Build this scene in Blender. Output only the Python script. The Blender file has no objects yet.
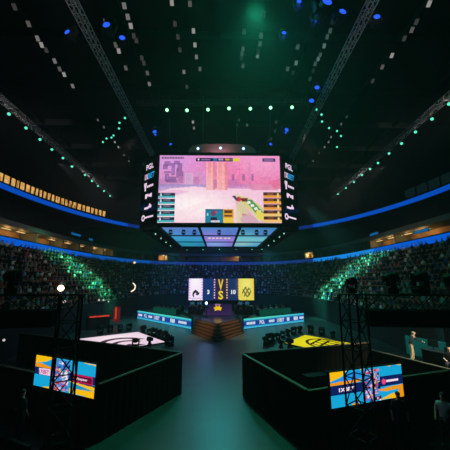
import bpy, bmesh, math, random
import numpy as np
from mathutils import Vector, Matrix
random.seed(7)
RNG = np.random.RandomState(5)
PI = math.pi
C = bpy.context.scene.collection

# ------------------------------------------------------------------ camera
CAM_H, FPX, HORIZON = 5.7, 300.0, 281.0
pitch = math.atan((HORIZON - 225) / FPX)
yaw = math.atan(5.5 / FPX * math.cos(pitch))
cd = bpy.data.cameras.new('camera'); cam = bpy.data.objects.new('camera', cd); C.objects.link(cam)
cd.sensor_width = 36; cd.sensor_fit = 'HORIZONTAL'; cd.lens = 36 * FPX / 450
cd.clip_end = 500
cam.location = (0, 0, CAM_H)
cam.rotation_euler = (PI / 2 + pitch, 0, -yaw)
bpy.context.scene.camera = cam
vF = Vector((math.sin(yaw) * math.cos(pitch), math.cos(yaw) * math.cos(pitch), math.sin(pitch)))
vR = Vector((math.cos(yaw), -math.sin(yaw), 0))
vU = vR.cross(vF)
def ray(x, y): return vF * FPX + vR * (x - 225) + vU * (225 - y)
def at_z(x, y, z):
    r = ray(x, y); t = (z - CAM_H) / r.z
    return Vector((r.x * t, r.y * t, z))
def at_y(x, y, Y):
    r = ray(x, y); t = Y / r.y
    return Vector((r.x * t, Y, CAM_H + r.z * t))

# ------------------------------------------------------------------ materials
def lin(v):
    v = v / 255.0
    return v / 12.92 if v <= 0.04045 else ((v + 0.055) / 1.055) ** 2.4
def S(r, g, b): return (lin(r), lin(g), lin(b), 1)
MATS = {}
def mat(name, col, rough=0.6, metal=0.0, noise=0.0, scale=8.0, spec=0.5):
    if name in MATS: return MATS[name]
    m = bpy.data.materials.new(name); m.use_nodes = True; MATS[name] = m
    nt = m.node_tree; b = nt.nodes['Principled BSDF']
    b.inputs['Base Color'].default_value = col
    b.inputs['Roughness'].default_value = rough
    b.inputs['Metallic'].default_value = metal
    b.inputs['Specular IOR Level'].default_value = spec
    if noise:
        tc = nt.nodes.new('ShaderNodeTexCoord'); n = nt.nodes.new('ShaderNodeTexNoise')
        n.inputs['Scale'].default_value = scale; n.inputs['Detail'].default_value = 5
        r = nt.nodes.new('ShaderNodeMapRange')
        r.inputs['To Min'].default_value = 1 - noise; r.inputs['To Max'].default_value = 1 + noise
        mx = nt.nodes.new('ShaderNodeMix'); mx.data_type = 'RGBA'; mx.blend_type = 'MULTIPLY'
        mx.inputs[0].default_value = 1; mx.inputs[6].default_value = col
        nt.links.new(tc.outputs['Object'], n.inputs['Vector'])
        nt.links.new(n.outputs['Fac'], r.inputs['Value'])
        nt.links.new(r.outputs[0], mx.inputs[7])
        nt.links.new(mx.outputs[2], b.inputs['Base Color'])
    return m
def emis(name, col, strength=1.0, sample=False):
    if name in MATS: return MATS[name]
    m = bpy.data.materials.new(name); m.use_nodes = True; MATS[name] = m
    nt = m.node_tree; nt.nodes.clear()
    e = nt.nodes.new('ShaderNodeEmission'); o = nt.nodes.new('ShaderNodeOutputMaterial')
    e.inputs['Color'].default_value = col; e.inputs['Strength'].default_value = strength
    nt.links.new(e.outputs[0], o.inputs[0])
    m.cycles.emission_sampling = 'AUTO' if sample else 'NONE'
    return m
def led_mat(name, strength=1.0, sample=True):
    if name in MATS: return MATS[name]
    m = bpy.data.materials.new(name); m.use_nodes = True; MATS[name] = m
    nt = m.node_tree; nt.nodes.clear()
    a = nt.nodes.new('ShaderNodeAttribute'); a.attribute_name = 'led'
    e = nt.nodes.new('ShaderNodeEmission'); o = nt.nodes.new('ShaderNodeOutputMaterial')
    e.inputs['Strength'].default_value = strength
    nt.links.new(a.outputs['Color'], e.inputs['Color'])
    nt.links.new(e.outputs[0], o.inputs[0])
    m.cycles.emission_sampling = 'AUTO' if sample else 'NONE'
    return m

M_black = mat('matte_black', (0.006, 0.006, 0.007, 1), 0.7, spec=0.2)
M_truss_black = mat('black_truss_paint', (0.004, 0.004, 0.004, 1), 0.6, spec=0.2)
M_drape = mat('black_drape', (0.004, 0.0045, 0.005, 1), 0.95, noise=0.4, scale=3, spec=0.05)
M_rim = mat('worn_wooden_rim', (0.12, 0.085, 0.055, 1), 0.6, noise=0.4, scale=6)
M_alu = mat('truss_aluminium', (0.42, 0.40, 0.40, 1), 0.45, 0.6, spec=0.3)
M_steel = mat('dark_steel', (0.03, 0.03, 0.035, 1), 0.5, 0.7)
M_grey = mat('grey_housing', (0.12, 0.10, 0.10, 1), 0.6)
M_wood = mat('stained_step_wood', (0.22, 0.10, 0.035, 1), 0.5, noise=0.35, scale=4)
M_desk = mat('desk_black', (0.012, 0.012, 0.014, 1), 0.5)
M_concrete = mat('floor_concrete', (0.050, 0.060, 0.058, 1), 0.40, noise=0.35, scale=0.7, spec=0.45)
M_tier = mat('seating_concrete', (0.016, 0.018, 0.024, 1), 0.85, noise=0.4, scale=0.8, spec=0.1)
M_ceil = mat('black_roof_deck', (0.010, 0.011, 0.011, 1), 0.95, noise=0.5, scale=0.5, spec=0.05)
M_wall = mat('dark_wall', (0.010, 0.010, 0.012, 1), 0.9, noise=0.4, scale=0.4, spec=0.1)
M_suite = mat('suite_wall', (0.50, 0.33, 0.18, 1), 0.8, noise=0.3, scale=1.2)
M_fascia = mat('painted_fascia', (0.13, 0.16, 0.17, 1), 0.7)
M_skin = mat('skin', (0.50, 0.27, 0.18, 1), 0.6)
M_hair = mat('dark_hair', (0.02, 0.014, 0.01, 1), 0.7)
M_shirt = mat('black_shirt', (0.012, 0.012, 0.016, 1), 0.9)
M_khaki = mat('khaki_cotton', (0.42, 0.33, 0.20, 1), 0.9)
M_denim = mat('dark_denim', (0.015, 0.018, 0.03, 1), 0.9)
M_teal_lit = mat('teal_lit_cloth', (0.03, 0.16, 0.16, 1), 0.9, noise=0.3, scale=2)  # teal light on the fence is put into its cloth colour
M_lens = mat('dark_glass', (0.01, 0.01, 0.012, 1), 0.1)

# ------------------------------------------------------------------ mesh helpers
class MB:
    def __init__(s): s.v = []; s.f = []; s.m = []
    def add(s, vs, fs, mi=0):
        b = len(s.v); s.v += [tuple(v) for v in vs]
        s.f += [tuple(i + b for i in f) for f in fs]; s.m += [mi] * len(fs)
    def box(s, c, size, rz=0, mi=0, mtx=None):
        hx, hy, hz = (d / 2 for d in size)
        vs = [Vector((x, y, z)) for x in (-hx, hx) for y in (-hy, hy) for z in (-hz, hz)]
        M = mtx or Matrix.Rotation(rz, 4, 'Z')
        s.add([M @ v + Vector(c) for v in vs],
              [(0, 1, 3, 2), (4, 6, 7, 5), (0, 4, 5, 1), (2, 3, 7, 6), (0, 2, 6, 4), (1, 5, 7, 3)], mi)
    def tube(s, a, b, r, r2=None, n=6, mi=0):
        a, b = Vector(a), Vector(b); r2 = r if r2 is None else r2
        d = (b - a).normalized(); u = d.orthogonal().normalized(); w = d.cross(u)
        vs = []
        for p, q in ((a, r), (b, r2)):
            for k in range(n):
                t = 2 * PI * k / n
                vs.append(p + (u * math.cos(t) + w * math.sin(t)) * q)
        fs = [(k, (k + 1) % n, n + (k + 1) % n, n + k) for k in range(n)]
        fs += [tuple(range(n - 1, -1, -1)), tuple(range(n, 2 * n))]
        s.add(vs, fs, mi)
    def prism(s, poly, z0, z1, mi=0):
        n = len(poly)
        area = sum(poly[i][0] * poly[(i + 1) % n][1] - poly[(i + 1) % n][0] * poly[i][1] for i in range(n))
        if area < 0: poly = poly[::-1]
        vs = [(p[0], p[1], z0) for p in poly] + [(p[0], p[1], z1) for p in poly]
        fs = [(i, (i + 1) % n, n + (i + 1) % n, n + i) for i in range(n)] + [tuple(range(n - 1, -1, -1)), tuple(range(n, 2 * n))]
        s.add(vs, fs, mi)
    def ball(s, c, r, nu=10, nv=7, mi=0, sc=(1, 1, 1)):
        vs = [(c[0], c[1], c[2] + r * sc[2])]
        for j in range(1, nv):
            ph = PI * j / nv
            for i in range(nu):
                th = 2 * PI * i / nu
                vs.append((c[0] + r * sc[0] * math.sin(ph) * math.cos(th), c[1] + r * sc[1] * math.sin(ph) * math.sin(th), c[2] + r * sc[2] * math.cos(ph)))
        vs.append((c[0], c[1], c[2] - r * sc[2]))
        fs = [(0, 1 + i, 1 + (i + 1) % nu) for i in range(nu)]
        for j in range(nv - 2):
            for i in range(nu):
                a = 1 + j * nu + i; b = 1 + j * nu + (i + 1) % nu
                fs.append((a, a + nu, b + nu, b))
        l = len(vs) - 1; o = 1 + (nv - 2) * nu
        fs += [(l, o + (i + 1) % nu, o + i) for i in range(nu)]
        s.add(vs, fs, mi)
    def build(s, name, mats, parent=None, loc=None, bevel=0):
        me = bpy.data.meshes.new(name); me.from_pydata(s.v, [], s.f)
        if not isinstance(mats, (list, tuple)): mats = [mats]
        for m in mats: me.materials.append(m)
        if len(mats) > 1: me.polygons.foreach_set('material_index', s.m)
        me.update()
        o = bpy.data.objects.new(name, me); C.objects.link(o)
        if parent: o.parent = parent
        if loc is not None: o.location = loc
        if bevel:
            b = o.modifiers.new('bevel', 'BEVEL'); b.width = bevel; b.segments = 2; b.limit_method = 'ANGLE'
        return o
def tag(o, label, cat, group=None, kind=None):
    o['label'] = label; o['category'] = cat
    if group: o['group'] = group
    if kind: o['kind'] = kind
    return o
def thing(name, label, cat, loc=(0, 0, 0), rz=0, group=None):
    o = bpy.data.objects.new(name, None); C.objects.link(o)
    o.empty_display_size = 0.1
    o.location = loc; o.rotation_euler = (0, 0, rz)
    return tag(o, label, cat, group)
def struct(o): o['kind'] = 'structure'; return o
KIDS = {}
def dup(root, loc=None, rz=None, label=None, group=None, rot=None):
    r = root.copy(); C.objects.link(r)
    if loc is not None: r.location = loc
    if rz is not None: r.rotation_euler = (0, 0, rz)
    if rot is not None: r.rotation_euler = rot
    if label: r['label'] = label
    if group: r['group'] = group
    for ch in KIDS[root.name]:
        c = ch.copy(); C.objects.link(c); c.parent = r
        for g in KIDS.get(ch.name, []):
            d = g.copy(); C.objects.link(d); d.parent = c
    return r
def remember(root):
    def walk(o):
        KIDS[o.name] = [c for c in bpy.data.objects if c.parent == o]
        for c in KIDS[o.name]: walk(c)
    walk(root); return root
def lamp(kind, loc, energy, col, target=None, size=0.3, spot=60, blend=0.6, sy=None):
    l = bpy.data.lights.new('lamp', kind); l.energy = energy; l.color = col[:3]
    o = bpy.data.objects.new('lamp', l); C.objects.link(o); o.location = loc
    if kind == 'SPOT': l.spot_size = math.radians(spot); l.spot_blend = blend; l.shadow_soft_size = size
    elif kind == 'POINT': l.shadow_soft_size = size
    elif kind == 'AREA':
        l.size = size
        if sy: l.shape = 'RECTANGLE'; l.size_y = sy
    if target is not None:
        o.rotation_euler = (Vector(target) - Vector(loc)).to_track_quat('-Z', 'Y').to_euler()
    return o

# ------------------------------------------------------------------ LED pictures drawn by rule
class Canvas:
    def __init__(s, w, h, col=(0, 0, 0)):
        s.w, s.h = w, h; s.a = np.zeros((h, w, 3)); s.a[:] = [lin(c) for c in col]
        yy, xx = np.mgrid[0:h, 0:w]; s.x = (xx + .5) / w; s.y = (yy + .5) / h       # 0..1, y down
    def put(s, mask, col, al=1.0):
        c = np.array([lin(v) for v in col]); k = mask[..., None] * al
        s.a = s.a * (1 - k) + c * k
    def rect(s, x0, y0, x1, y1, col, al=1.0): s.put((s.x >= x0) & (s.x < x1) & (s.y >= y0) & (s.y < y1), col, al)
    def poly(s, pts, col, al=1.0):
        inside = np.zeros(s.x.shape, bool); n = len(pts)
        for i in range(n):
            (x1, y1), (x2, y2) = pts[i], pts[(i + 1) % n]
            if y1 == y2: continue
            c = ((s.y < y1) != (s.y < y2)) & (s.x < (x2 - x1) * (s.y - y1) / (y2 - y1) + x1)
            inside ^= c
        s.put(inside, col, al)
    def disc(s, cx, cy, rx, ry, col, al=1.0): s.put(((s.x - cx) / rx) ** 2 + ((s.y - cy) / ry) ** 2 < 1, col, al)
    def soft(s, cx, cy, rx, ry, col, al=1.0):
        d = ((s.x - cx) / rx) ** 2 + ((s.y - cy) / ry) ** 2
        s.put(np.exp(-d * 1.5), col, al)
    def grad_v(s, y0, y1, c0, c1, x0=0, x1=1):
        t = np.clip((s.y - y0) / (y1 - y0), 0, 1)[..., None]
        a = np.array([lin(v) for v in c0]); b = np.array([lin(v) for v in c1])
        m = ((s.x >= x0) & (s.x < x1) & (s.y >= y0) & (s.y < y1))[..., None]
        s.a = np.where(m, a * (1 - t) + b * t, s.a)
    def noise(s, amt, cell=6, x0=0, y0=0, x1=1, y1=1):
        gh, gw = s.h // cell + 2, s.w // cell + 2
        g = RNG.rand(gh, gw); n = np.kron(g, np.ones((cell, cell)))[:s.h, :s.w]
        m = ((s.x >= x0) & (s.x < x1) & (s.y >= y0) & (s.y < y1))
        s.a *= np.where(m, 1 - amt / 2 + amt * n, 1)[..., None]
    def build(s, name, corners, material, parent=None):
        # corners: top-left, top-right, bottom-right, bottom-left
        tl, tr, br, bl = (np.array(c, float) for c in corners)
        W, H = s.w, s.h
        u = np.linspace(0, 1, W + 1)[None, :, None]; v = np.linspace(0, 1, H + 1)[:, None, None]
        P = (tl * (1 - u) + tr * u) * (1 - v) + (bl * (1 - u) + br * u) * v
        P = P.reshape(-1, 3)
        idx = np.arange((W + 1) * (H + 1)).reshape(H + 1, W + 1)
        F = np.stack([idx[1:, :-1], idx[1:, 1:], idx[:-1, 1:], idx[:-1, :-1]], -1).reshape(-1, 4)
        me = bpy.data.meshes.new(name)
        me.vertices.add(len(P)); me.vertices.foreach_set('co', P.ravel())
        me.loops.add(F.size); me.loops.foreach_set('vertex_index', F.ravel())
        me.polygons.add(len(F)); me.polygons.foreach_set('loop_start', np.arange(0, F.size, 4))
        me.update(calc_edges=True)
        at = me.color_attributes.new('led', 'FLOAT_COLOR', 'CORNER')
        col = np.ones((len(F), 4, 4)); col[:, :, :3] = s.a.reshape(-1, 1, 3)
        at.data.foreach_set('color', col.ravel())
        me.materials.append(material)
        o = bpy.data.objects.new(name, me); C.objects.link(o)
        if parent: o.parent = parent
        return o
def text_part(txt, name, material, parent, origin, xdir, ydir, height, bold=0.0, width=None, align='CENTER'):
    """flat lettering lying in the plane of xdir, ydir, centred on origin"""
    cu = bpy.data.curves.new(name, 'FONT'); cu.body = txt; cu.align_x = align; cu.align_y = 'CENTER'; cu.size = 1.0; cu.offset = bold
    cu.resolution_u = 3
    ob = bpy.data.objects.new(name, cu); C.objects.link(ob)
    dg = bpy.context.evaluated_depsgraph_get(); dg.update()
    me = bpy.data.meshes.new_from_object(ob.evaluated_get(dg))
    bpy.data.objects.remove(ob); bpy.data.curves.remove(cu)
    xs = [v.co.x for v in me.vertices]; ys = [v.co.y for v in me.vertices]
    w = max(xs) - min(xs); h = max(ys) - min(ys); cx = (max(xs) + min(xs)) / 2; cy = (max(ys) + min(ys)) / 2
    sy = height / h; sx = sy if width is None else width / w
    X = Vector(xdir).normalized(); Y = Vector(ydir).normalized(); O = Vector(origin)
    for v in me.vertices: v.co = O + X * ((v.co.x - cx) * sx) + Y * ((v.co.y - cy) * sy)
    me.materials.clear(); me.materials.append(material)
    o = bpy.data.objects.new(name, me); C.objects.link(o); o.parent = parent
    return o

# ------------------------------------------------------------------ skinned figures
def skin_mesh(name, joints, bones, root, mats, sub=1, extra=None):
    """joints {n: (pos, r)}, bones [(a, b, material index)] -> one continuous mesh"""
    keys = list(joints); ix = {k: i for i, k in enumerate(keys)}
    me = bpy.data.meshes.new(name)
    me.from_pydata([joints[k][0] for k in keys], [(ix[a], ix[b]) for a, b, _ in bones], [])
    ob = bpy.data.objects.new(name, me); C.objects.link(ob)
    sk = ob.modifiers.new('skin', 'SKIN'); sk.use_smooth_shade = True
    for k in keys:
        d = me.skin_vertices[0].data[ix[k]]; r = joints[k][1]
        d.radius = r if isinstance(r, tuple) else (r, r); d.use_root = (k == root)
    if sub:
        ss = ob.modifiers.new('sub', 'SUBSURF'); ss.levels = sub; ss.render_levels = sub
    dg = bpy.context.evaluated_depsgraph_get(); dg.update()
    out = bpy.data.meshes.new_from_object(ob.evaluated_get(dg))
    bpy.data.objects.remove(ob); bpy.data.meshes.remove(me)
    out.materials.clear()
    for m in mats: out.materials.append(m)
    segs = []
    for a, b, mi in bones:
        pa, pb = Vector(joints[a][0]), Vector(joints[b][0])
        ra, rb = joints[a][1], joints[b][1]
        ra = ra if not isinstance(ra, tuple) else sum(ra) / 2; rb = rb if not isinstance(rb, tuple) else sum(rb) / 2
        segs.append((pa, pb - pa, max((pb - pa).length_squared, 1e-9), ra, rb, mi))
    for p in out.polygons:
        c = p.center; best = 1e9
        for pa, d, l2, ra, rb, mi in segs:
            t = min(1, max(0, (c - pa).dot(d) / l2))
            e = (c - pa - d * t).length - (ra + (rb - ra) * t)
            if e < best: best = e; p.material_index = mi
        p.use_smooth = True
    out.name = name
    return out
# material slots of a figure: 0 skin, 1 top, 2 trousers, 3 shoes
def figure(J, name, mats, sub=1, hands=None):
    B = [('pelvis', 'waist', 1), ('waist', 'chest', 1), ('chest', 'neck', 1), ('neck', 'jaw', 0), ('jaw', 'head', 0), ('head', 'crown', 0)]
    for s in 'lr':
        B += [('chest', 'sh' + s, 1), ('sh' + s, 'el' + s, 1), ('el' + s, 'wr' + s, 0), ('wr' + s, 'ha' + s, 0),
              ('pelvis', 'hi' + s, 2), ('hi' + s, 'kn' + s, 2), ('kn' + s, 'an' + s, 2), ('an' + s, 'to' + s, 3)]
    return J, B
def joints(**kw):
    J = {'pelvis': ((0, 0, .97), (.16, .115)), 'waist': ((0, 0, 1.12), (.145, .10)), 'chest': ((0, .0, 1.34), (.165, .11)),
         'neck': ((0, -.005, 1.49), .062), 'jaw': ((0, .015, 1.565), .062), 'head': ((0, .02, 1.655), (.078, .096)), 'crown': ((0, .012, 1.73), (.058, .07))}
    for s, x in (('l', -1), ('r', 1)):
        J.update({'sh' + s: ((.185 * x, 0, 1.42), .068), 'el' + s: ((.25 * x, -.02, 1.14), .046), 'wr' + s: ((.25 * x, .09, .91), .032),
                  'ha' + s: ((.245 * x, .125, .83), .036), 'hi' + s: ((.095 * x, 0, .90), .098), 'kn' + s: ((.11 * x, .03, .50), .064),
                  'an' + s: ((.11 * x, -.02, .10), .045), 'to' + s: ((.13 * x, .15, .04), .038)})
    for k, v in kw.items(): J[k] = (v, J[k][1]) if len(v) == 3 else v
    return J
def seated(**kw):
    dz = -.52
    base = joints()
    out = {k: ((p[0], p[1], p[2] + dz), r) for k, (p, r) in base.items()}
    for s, x in (('l', -1), ('r', 1)):
        out['hi' + s] = ((.10 * x, .05, .43), .095); out['kn' + s] = ((.13 * x, .44, .48), .066)
        out['an' + s] = ((.12 * x, .36, .09), .046); out['to' + s] = ((.13 * x, .50, .045), .038)
        out['el' + s] = ((.25 * x, .04, .64), .046); out['wr' + s] = ((.15 * x, .25, .58), .034); out['ha' + s] = ((.10 * x, .31, .57), .038)
    for k, v in kw.items(): out[k] = (v, out[k][1]) if len(v) == 3 else v
    return out

# ------------------------------------------------------------------ room
m = MB(); m.box((0, 40, -.15), (96, 112, .3)); struct(m.build('floor', M_concrete))
m = MB(); m.box((0, 40, 30.4), (96, 112, .5))
for k in range(12): m.box((0, -8 + k * 8.5, 29.7), (90, .35, .9))
for k in range(9): m.box((-36 + k * 9, 40, 29.55), (.25, 104, .5))
struct(m.build('ceiling', M_ceil))
for nm, c, sz in (('wall_left', (-44, 40, 15), (.5, 112, 30)), ('wall_right', (44, 40, 15), (.5, 112, 30)),
                  ('wall_far', (0, 94, 15), (96, .5, 30)), ('wall_back', (0, -14, 15), (96, .5, 30))):
    m = MB(); m.box(c, sz); struct(m.build(nm, M_wall))

CY = 40.0
def bowl(t, inset, up=False):
    if up: al, ar, b, n = 31.0, 33.0, 45.0, 2.0
    else: al, ar, b, n = 25.6, 25.0, 43.0, 2.9
    c, s = math.cos(t), math.sin(t)
    x = (abs(c) ** (2 / n)) * (1 if c > 0 else -1); y = (abs(s) ** (2 / n)) * (1 if s > 0 else -1)
    A = ar if c > 0 else al
    A = (ar * (1 + c) + al * (1 - c)) / 2
    return Vector((x * (A - inset), CY + y * (b - inset)))
T0, T1, NT = math.radians(-28), math.radians(208), 120
TS = [T0 + (T1 - T0) * i / NT for i in range(NT + 1)]
def band(mb, prof, up=False, ts=TS, mi=0):
    """sweep profile [(inset, z)...] round the bowl"""
    n = len(prof); vs = []
    for t in ts:
        for d, z in prof:
            p = bowl(t, d, up); vs.append((p.x, p.y, z))
    fs = []
    for i in range(len(ts) - 1):
        for j in range(n - 1):
            a = i * n + j; fs.append((a, a + n, a + n + 1, a + 1))
    mb.add(vs, fs, mi)
ROWS = 13
def row_inset(k): return 8.6 - k * 0.63
def row_z(k): return 2.3 + k * 0.56
m = MB()
prof = [(9.3, 0), (9.3, 2.9), (9.2, 2.9), (9.2, 2.3)]
for k in range(ROWS):
    d = row_inset(k) + .48; z = row_z(k)
    prof += [(d, z), (d - .36, z), (d - .36, z + .32), (d - .63, z + .32)]
prof += [(.45, row_z(ROWS - 1) + .56), (.45, 9.95), (.2, 9.95)]
band(m, prof); struct(m.build('seating_bowl_wall', M_tier))
# suite level: slab, ceiling, back wall
m = MB(); band(m, [(.25, 9.9), (.25, 10.0), (-.7, 10.0), (-.7, 11.15), (-.82, 11.15), (-.82, 10.0), (-3.6, 10.0), (-3.6, 10.05)]); struct(m.build('suite_floor', M_tier))
m = MB(); band(m, [(-3.5, 10.05), (-3.5, 12.7)]); struct(m.build('wall_suites', M_suite))
m = MB(); band(m, [(-3.6, 12.45), (-.9, 12.45), (-.4, 12.45), (-.4, 13.1), (-1.6, 13.3), (-3.7, 13.3)]); struct(m.build('suite_ceiling', M_fascia))
m = MB()
prof = [(-1.6, 13.35)]
for k in range(9):
    d = -1.9 - k * .62; z = 13.4 + k * .55
    prof += [(d, z), (d - .6, z), (d - .6, z + .4)]
band(m, prof + [(-8, 18.4), (-9, 18.4)]); struct(m.build('upper_tier_wall', M_tier))
m = MB(); band(m, [(-6, 18.4), (.0, 18.4), (.0, 18.55), (-.05, 19.5), (-.5, 19.5), (-1.0, 19.5), (-1.2, 19.5), (-3.2, 19.5)], True); struct(m.build('balcony_floor', M_tier))
m = MB(); band(m, [(-3.0, 19.5), (-3.0, 30.2)], True); struct(m.build('wall_upper', M_wall))
# partition walls between suites
m = MB()
for i in range(3, NT - 2, 3):
    t = TS[i]; a = bowl(t, -.9); b = bowl(t, -3.45); d = (b - a).normalized(); c = (a + b) / 2
    m.box((c.x, c.y, 11.23), ((b - a).length, .22, 2.4), math.atan2(d.y, d.x))
struct(m.build('wall_suite_partitions', M_fascia))

# LED ribbon boards
def ribbon(name, label, inset, z0, z1, up, colfn, ts):
    t = thing(name, label, 'LED board')
    m = MB(); band(m, [(inset - .05, z0 - .06), (inset, z0 - .06), (inset, z1 + .06), (inset - .05, z1 + .06)], up, ts); m.build('housing', M_black, t)
    n = len(ts); vs, fs, cols = [], [], []
    for tt in ts:
        p = bowl(tt, inset + .03, up)
        vs += [(p.x, p.y, z0), (p.x, p.y, z1)]
    for i in range(n - 1):
        fs.append((2 * i, 2 * i + 2, 2 * i + 3, 2 * i + 1)); cols.append(colfn(ts[i]))
    me = bpy.data.meshes.new('display'); me.from_pydata(vs, [], fs); me.update()
    at = me.color_attributes.new('led', 'FLOAT_COLOR', 'CORNER')
    for i, c in enumerate(cols):
        for k in range(4): at.data[i * 4 + k].color = c
    me.materials.append(led_mat('led_ribbon', 1.0))
    o = bpy.data.objects.new('display', me); C.objects.link(o); o.parent = t
    return t
TF = [T0 + (T1 - T0) * i / 360 for i in range(361)]
def low_col(t):
    p = bowl(t, 0); px = p.x / p.y * 300 + 219.5
    if p.y > 20 and 316 < px < 380: return S(22, 132, 226)
    if 150 <= px <= 316 and p.y > 55: return S(20, 50, 128)
    if p.x < 0 and p.y > 58: return S(8, 78, 166)
    return S(6, 88, 204)
def up_col(t):
    p = bowl(t, 0, True)
    if p.y > 72: return S(14, 40, 120)
    return S(6, 74, 182)
ribbon('ribbon_board', 'lower blue LED ribbon board with a cyan stretch, curving round the bowl below the suites', .56, 9.95, 10.75, False, low_col, TF)
ribbon('ribbon_board', 'upper dark blue LED ribbon board curving along the edge of the top balcony', .04, 18.6, 19.4, True, up_col, TF)

# amber windows behind the top balcony, left side; a few dim ones on the right
M_amber = [emis('amber_glass_%d' % i, S(*c), 1.0) for i, c in enumerate(((214, 160, 84), (190, 132, 62), (226, 178, 104), (160, 108, 50)))]
M_dimglass = emis('dim_teal_glass', S(9, 22, 24), 1.0)
wn = 0
def window(t0, t1, z0, z1, glass):
    global wn; wn += 1
    a, b = bowl(t0, -1.0, True), bowl(t1, -1.0, True); d = (b - a).normalized(); L = (b - a).length; rz = math.atan2(d.y, d.x); c = (a + b) / 2
    o = MB()
    for zz in (z0, z1): o.box((0, 0, zz), (L, .12, .1))
    for xx in (-L / 2, L / 2): o.box((xx, 0, (z0 + z1) / 2), (.16, .12, z1 - z0))
    fr = o.build('window_%d' % wn, M_black); fr.location = (c.x, c.y, 0); fr.rotation_euler = (0, 0, rz); struct(fr)
    g = MB()
    rr = random.random()
    nseg = 3
    for i in range(nseg):
        for j in range(2):
            w = L / nseg
            g.box((-L / 2 + w * (i + .5), 0, z0 + (z1 - z0) * (j + .5) / 2), (w * .98, .04, (z1 - z0) / 2 * .96), mi=random.choice((0, 0, 1, 2, 2, 3)))
    g.build('pane', glass, fr)
def t_of(px, up=True):
    best = None
    for i in range(2000):
        t = math.radians(60) + math.radians(140) * i / 2000
        p = bowl(t, -1.0, up)
        q = p.x / p.y * 300 + 219.5
        if best is None or abs(q - px) < best[0]: best = (abs(q - px), t)
    return best[1]
edges = [-12, -4, 3.5, 9.5, 13.5, 19.5, 25, 30, 34, 38, 42.5, 47, 51, 56.5, 61, 65, 69, 74, 79, 83, 88, 92, 96, 100, 104]
for a, b in zip(edges[:-1], edges[1:]):
    window(t_of(a), t_of(b - .7), 20.0, 21.3, M_amber)
for i in range(5):
    t0 = math.radians(6 + i * 3.2 - 8); window(t0, t0 + math.radians(3), 20.0, 21.6, [M_dimglass] * 4)

# lit suites
suite_n = 0
def suite(px, side, e, col=(1.0, .52, .16)):
    global suite_n; suite_n += 1
    best = None
    for i in range(1500):
        t = T0 + (T1 - T0) * i / 1500; p = bowl(t, -2.4)
        if p.y < 12: continue
        q = p.x / p.y * 300 + 219.5
        if best is None or abs(q - px) < best[0]: best = (abs(q - px), t)
    p = bowl(best[1], -2.0)
    lamp('POINT', (p.x, p.y, 12.0), e * .6, col, size=.2)
    m = MB(); m.box((0, 0, 0), (1.5, .3, .08)); m.box((0, 0, .05), (1.6, .4, .06), mi=1)
    nx = bowl(best[1] + .01, -2) - bowl(best[1] - .01, -2)
    t = thing('ceiling_light', side, 'light', (p.x, p.y, 12.33), math.atan2(nx.y, nx.x), 'warm suite ceiling lights')
    d = MB(); d.box((0, 0, 0), (1.5, .3, .06)); d.build('diffuser', emis('suite_diffuser', (1.0, .62, .25, 1), 1.0), t)
    d = MB(); d.box((0, 0, .07), (1.6, .4, .08)); d.build('housing', M_grey, t)
for px, e in ((4, 130), (18, 80), (31, 60), (50, 75), (66, 60), (80, 50), (93, 170), (102, 110)):
    suite(px, 'warm ceiling light in the lit suites on the left side', e)
for px, e in ((163, 200), (238, 90)): suite(px, 'warm ceiling light in the dim suites at the far end', e)
for px, e in ((310, 240), (384, 60), (397, 110), (405, 110), (415, 60), (428, 75), (434, 50)):
    suite(px, 'warm ceiling light in the lit suites on the right side', e)
# suite TV panels (cyan) seen under the slab
for (x, y, w), lab in zip(((75, 234.5, 12), (90, 239.5, 5), (378, 234, 10), (363, 240, 4), (428, 231, 14)),
        ('wide cyan screen hung at the front of the left suites', 'small cyan screen hung further along the left suites',
         'wide blue screen hung at the front of the right suites', 'small blue screen beside the cyan ribbon stretch', 'pale blue screen inside the brightest right suite')):
    best = min(((abs(bowl(T0 + (T1 - T0) * i / 1500, -.6).x / max(bowl(T0 + (T1 - T0) * i / 1500, -.6).y, 12) * 300 + 219.5 - x) + (0 if bowl(T0 + (T1 - T0) * i / 1500, -.6).y > 12 else 999)), i) for i in range(1500))
    tt = T0 + (T1 - T0) * best[1] / 1500
    p = bowl(tt, -.45); nx = bowl(tt + .01, -.45) - bowl(tt - .01, -.45)
    zz = at_y(x, y, p.y).z; L = w * p.y / 300 / max(.35, abs(math.cos(math.atan2(nx.y, nx.x))) + .6 * abs(math.sin(math.atan2(nx.y, nx.x))))
    t = thing('hanging_screen', lab, 'screen', (p.x, p.y, zz), math.atan2(nx.y, nx.x))
    q = MB(); q.box((0, 0, 0), (L, .08, .42)); q.build('case', M_black, t)
    q = MB(); q.box((0, .045, 0), (L * .96, .01, .36)); q.build('display', emis('suite_screen', S(14, 92, 150), 1.0), t)

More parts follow.
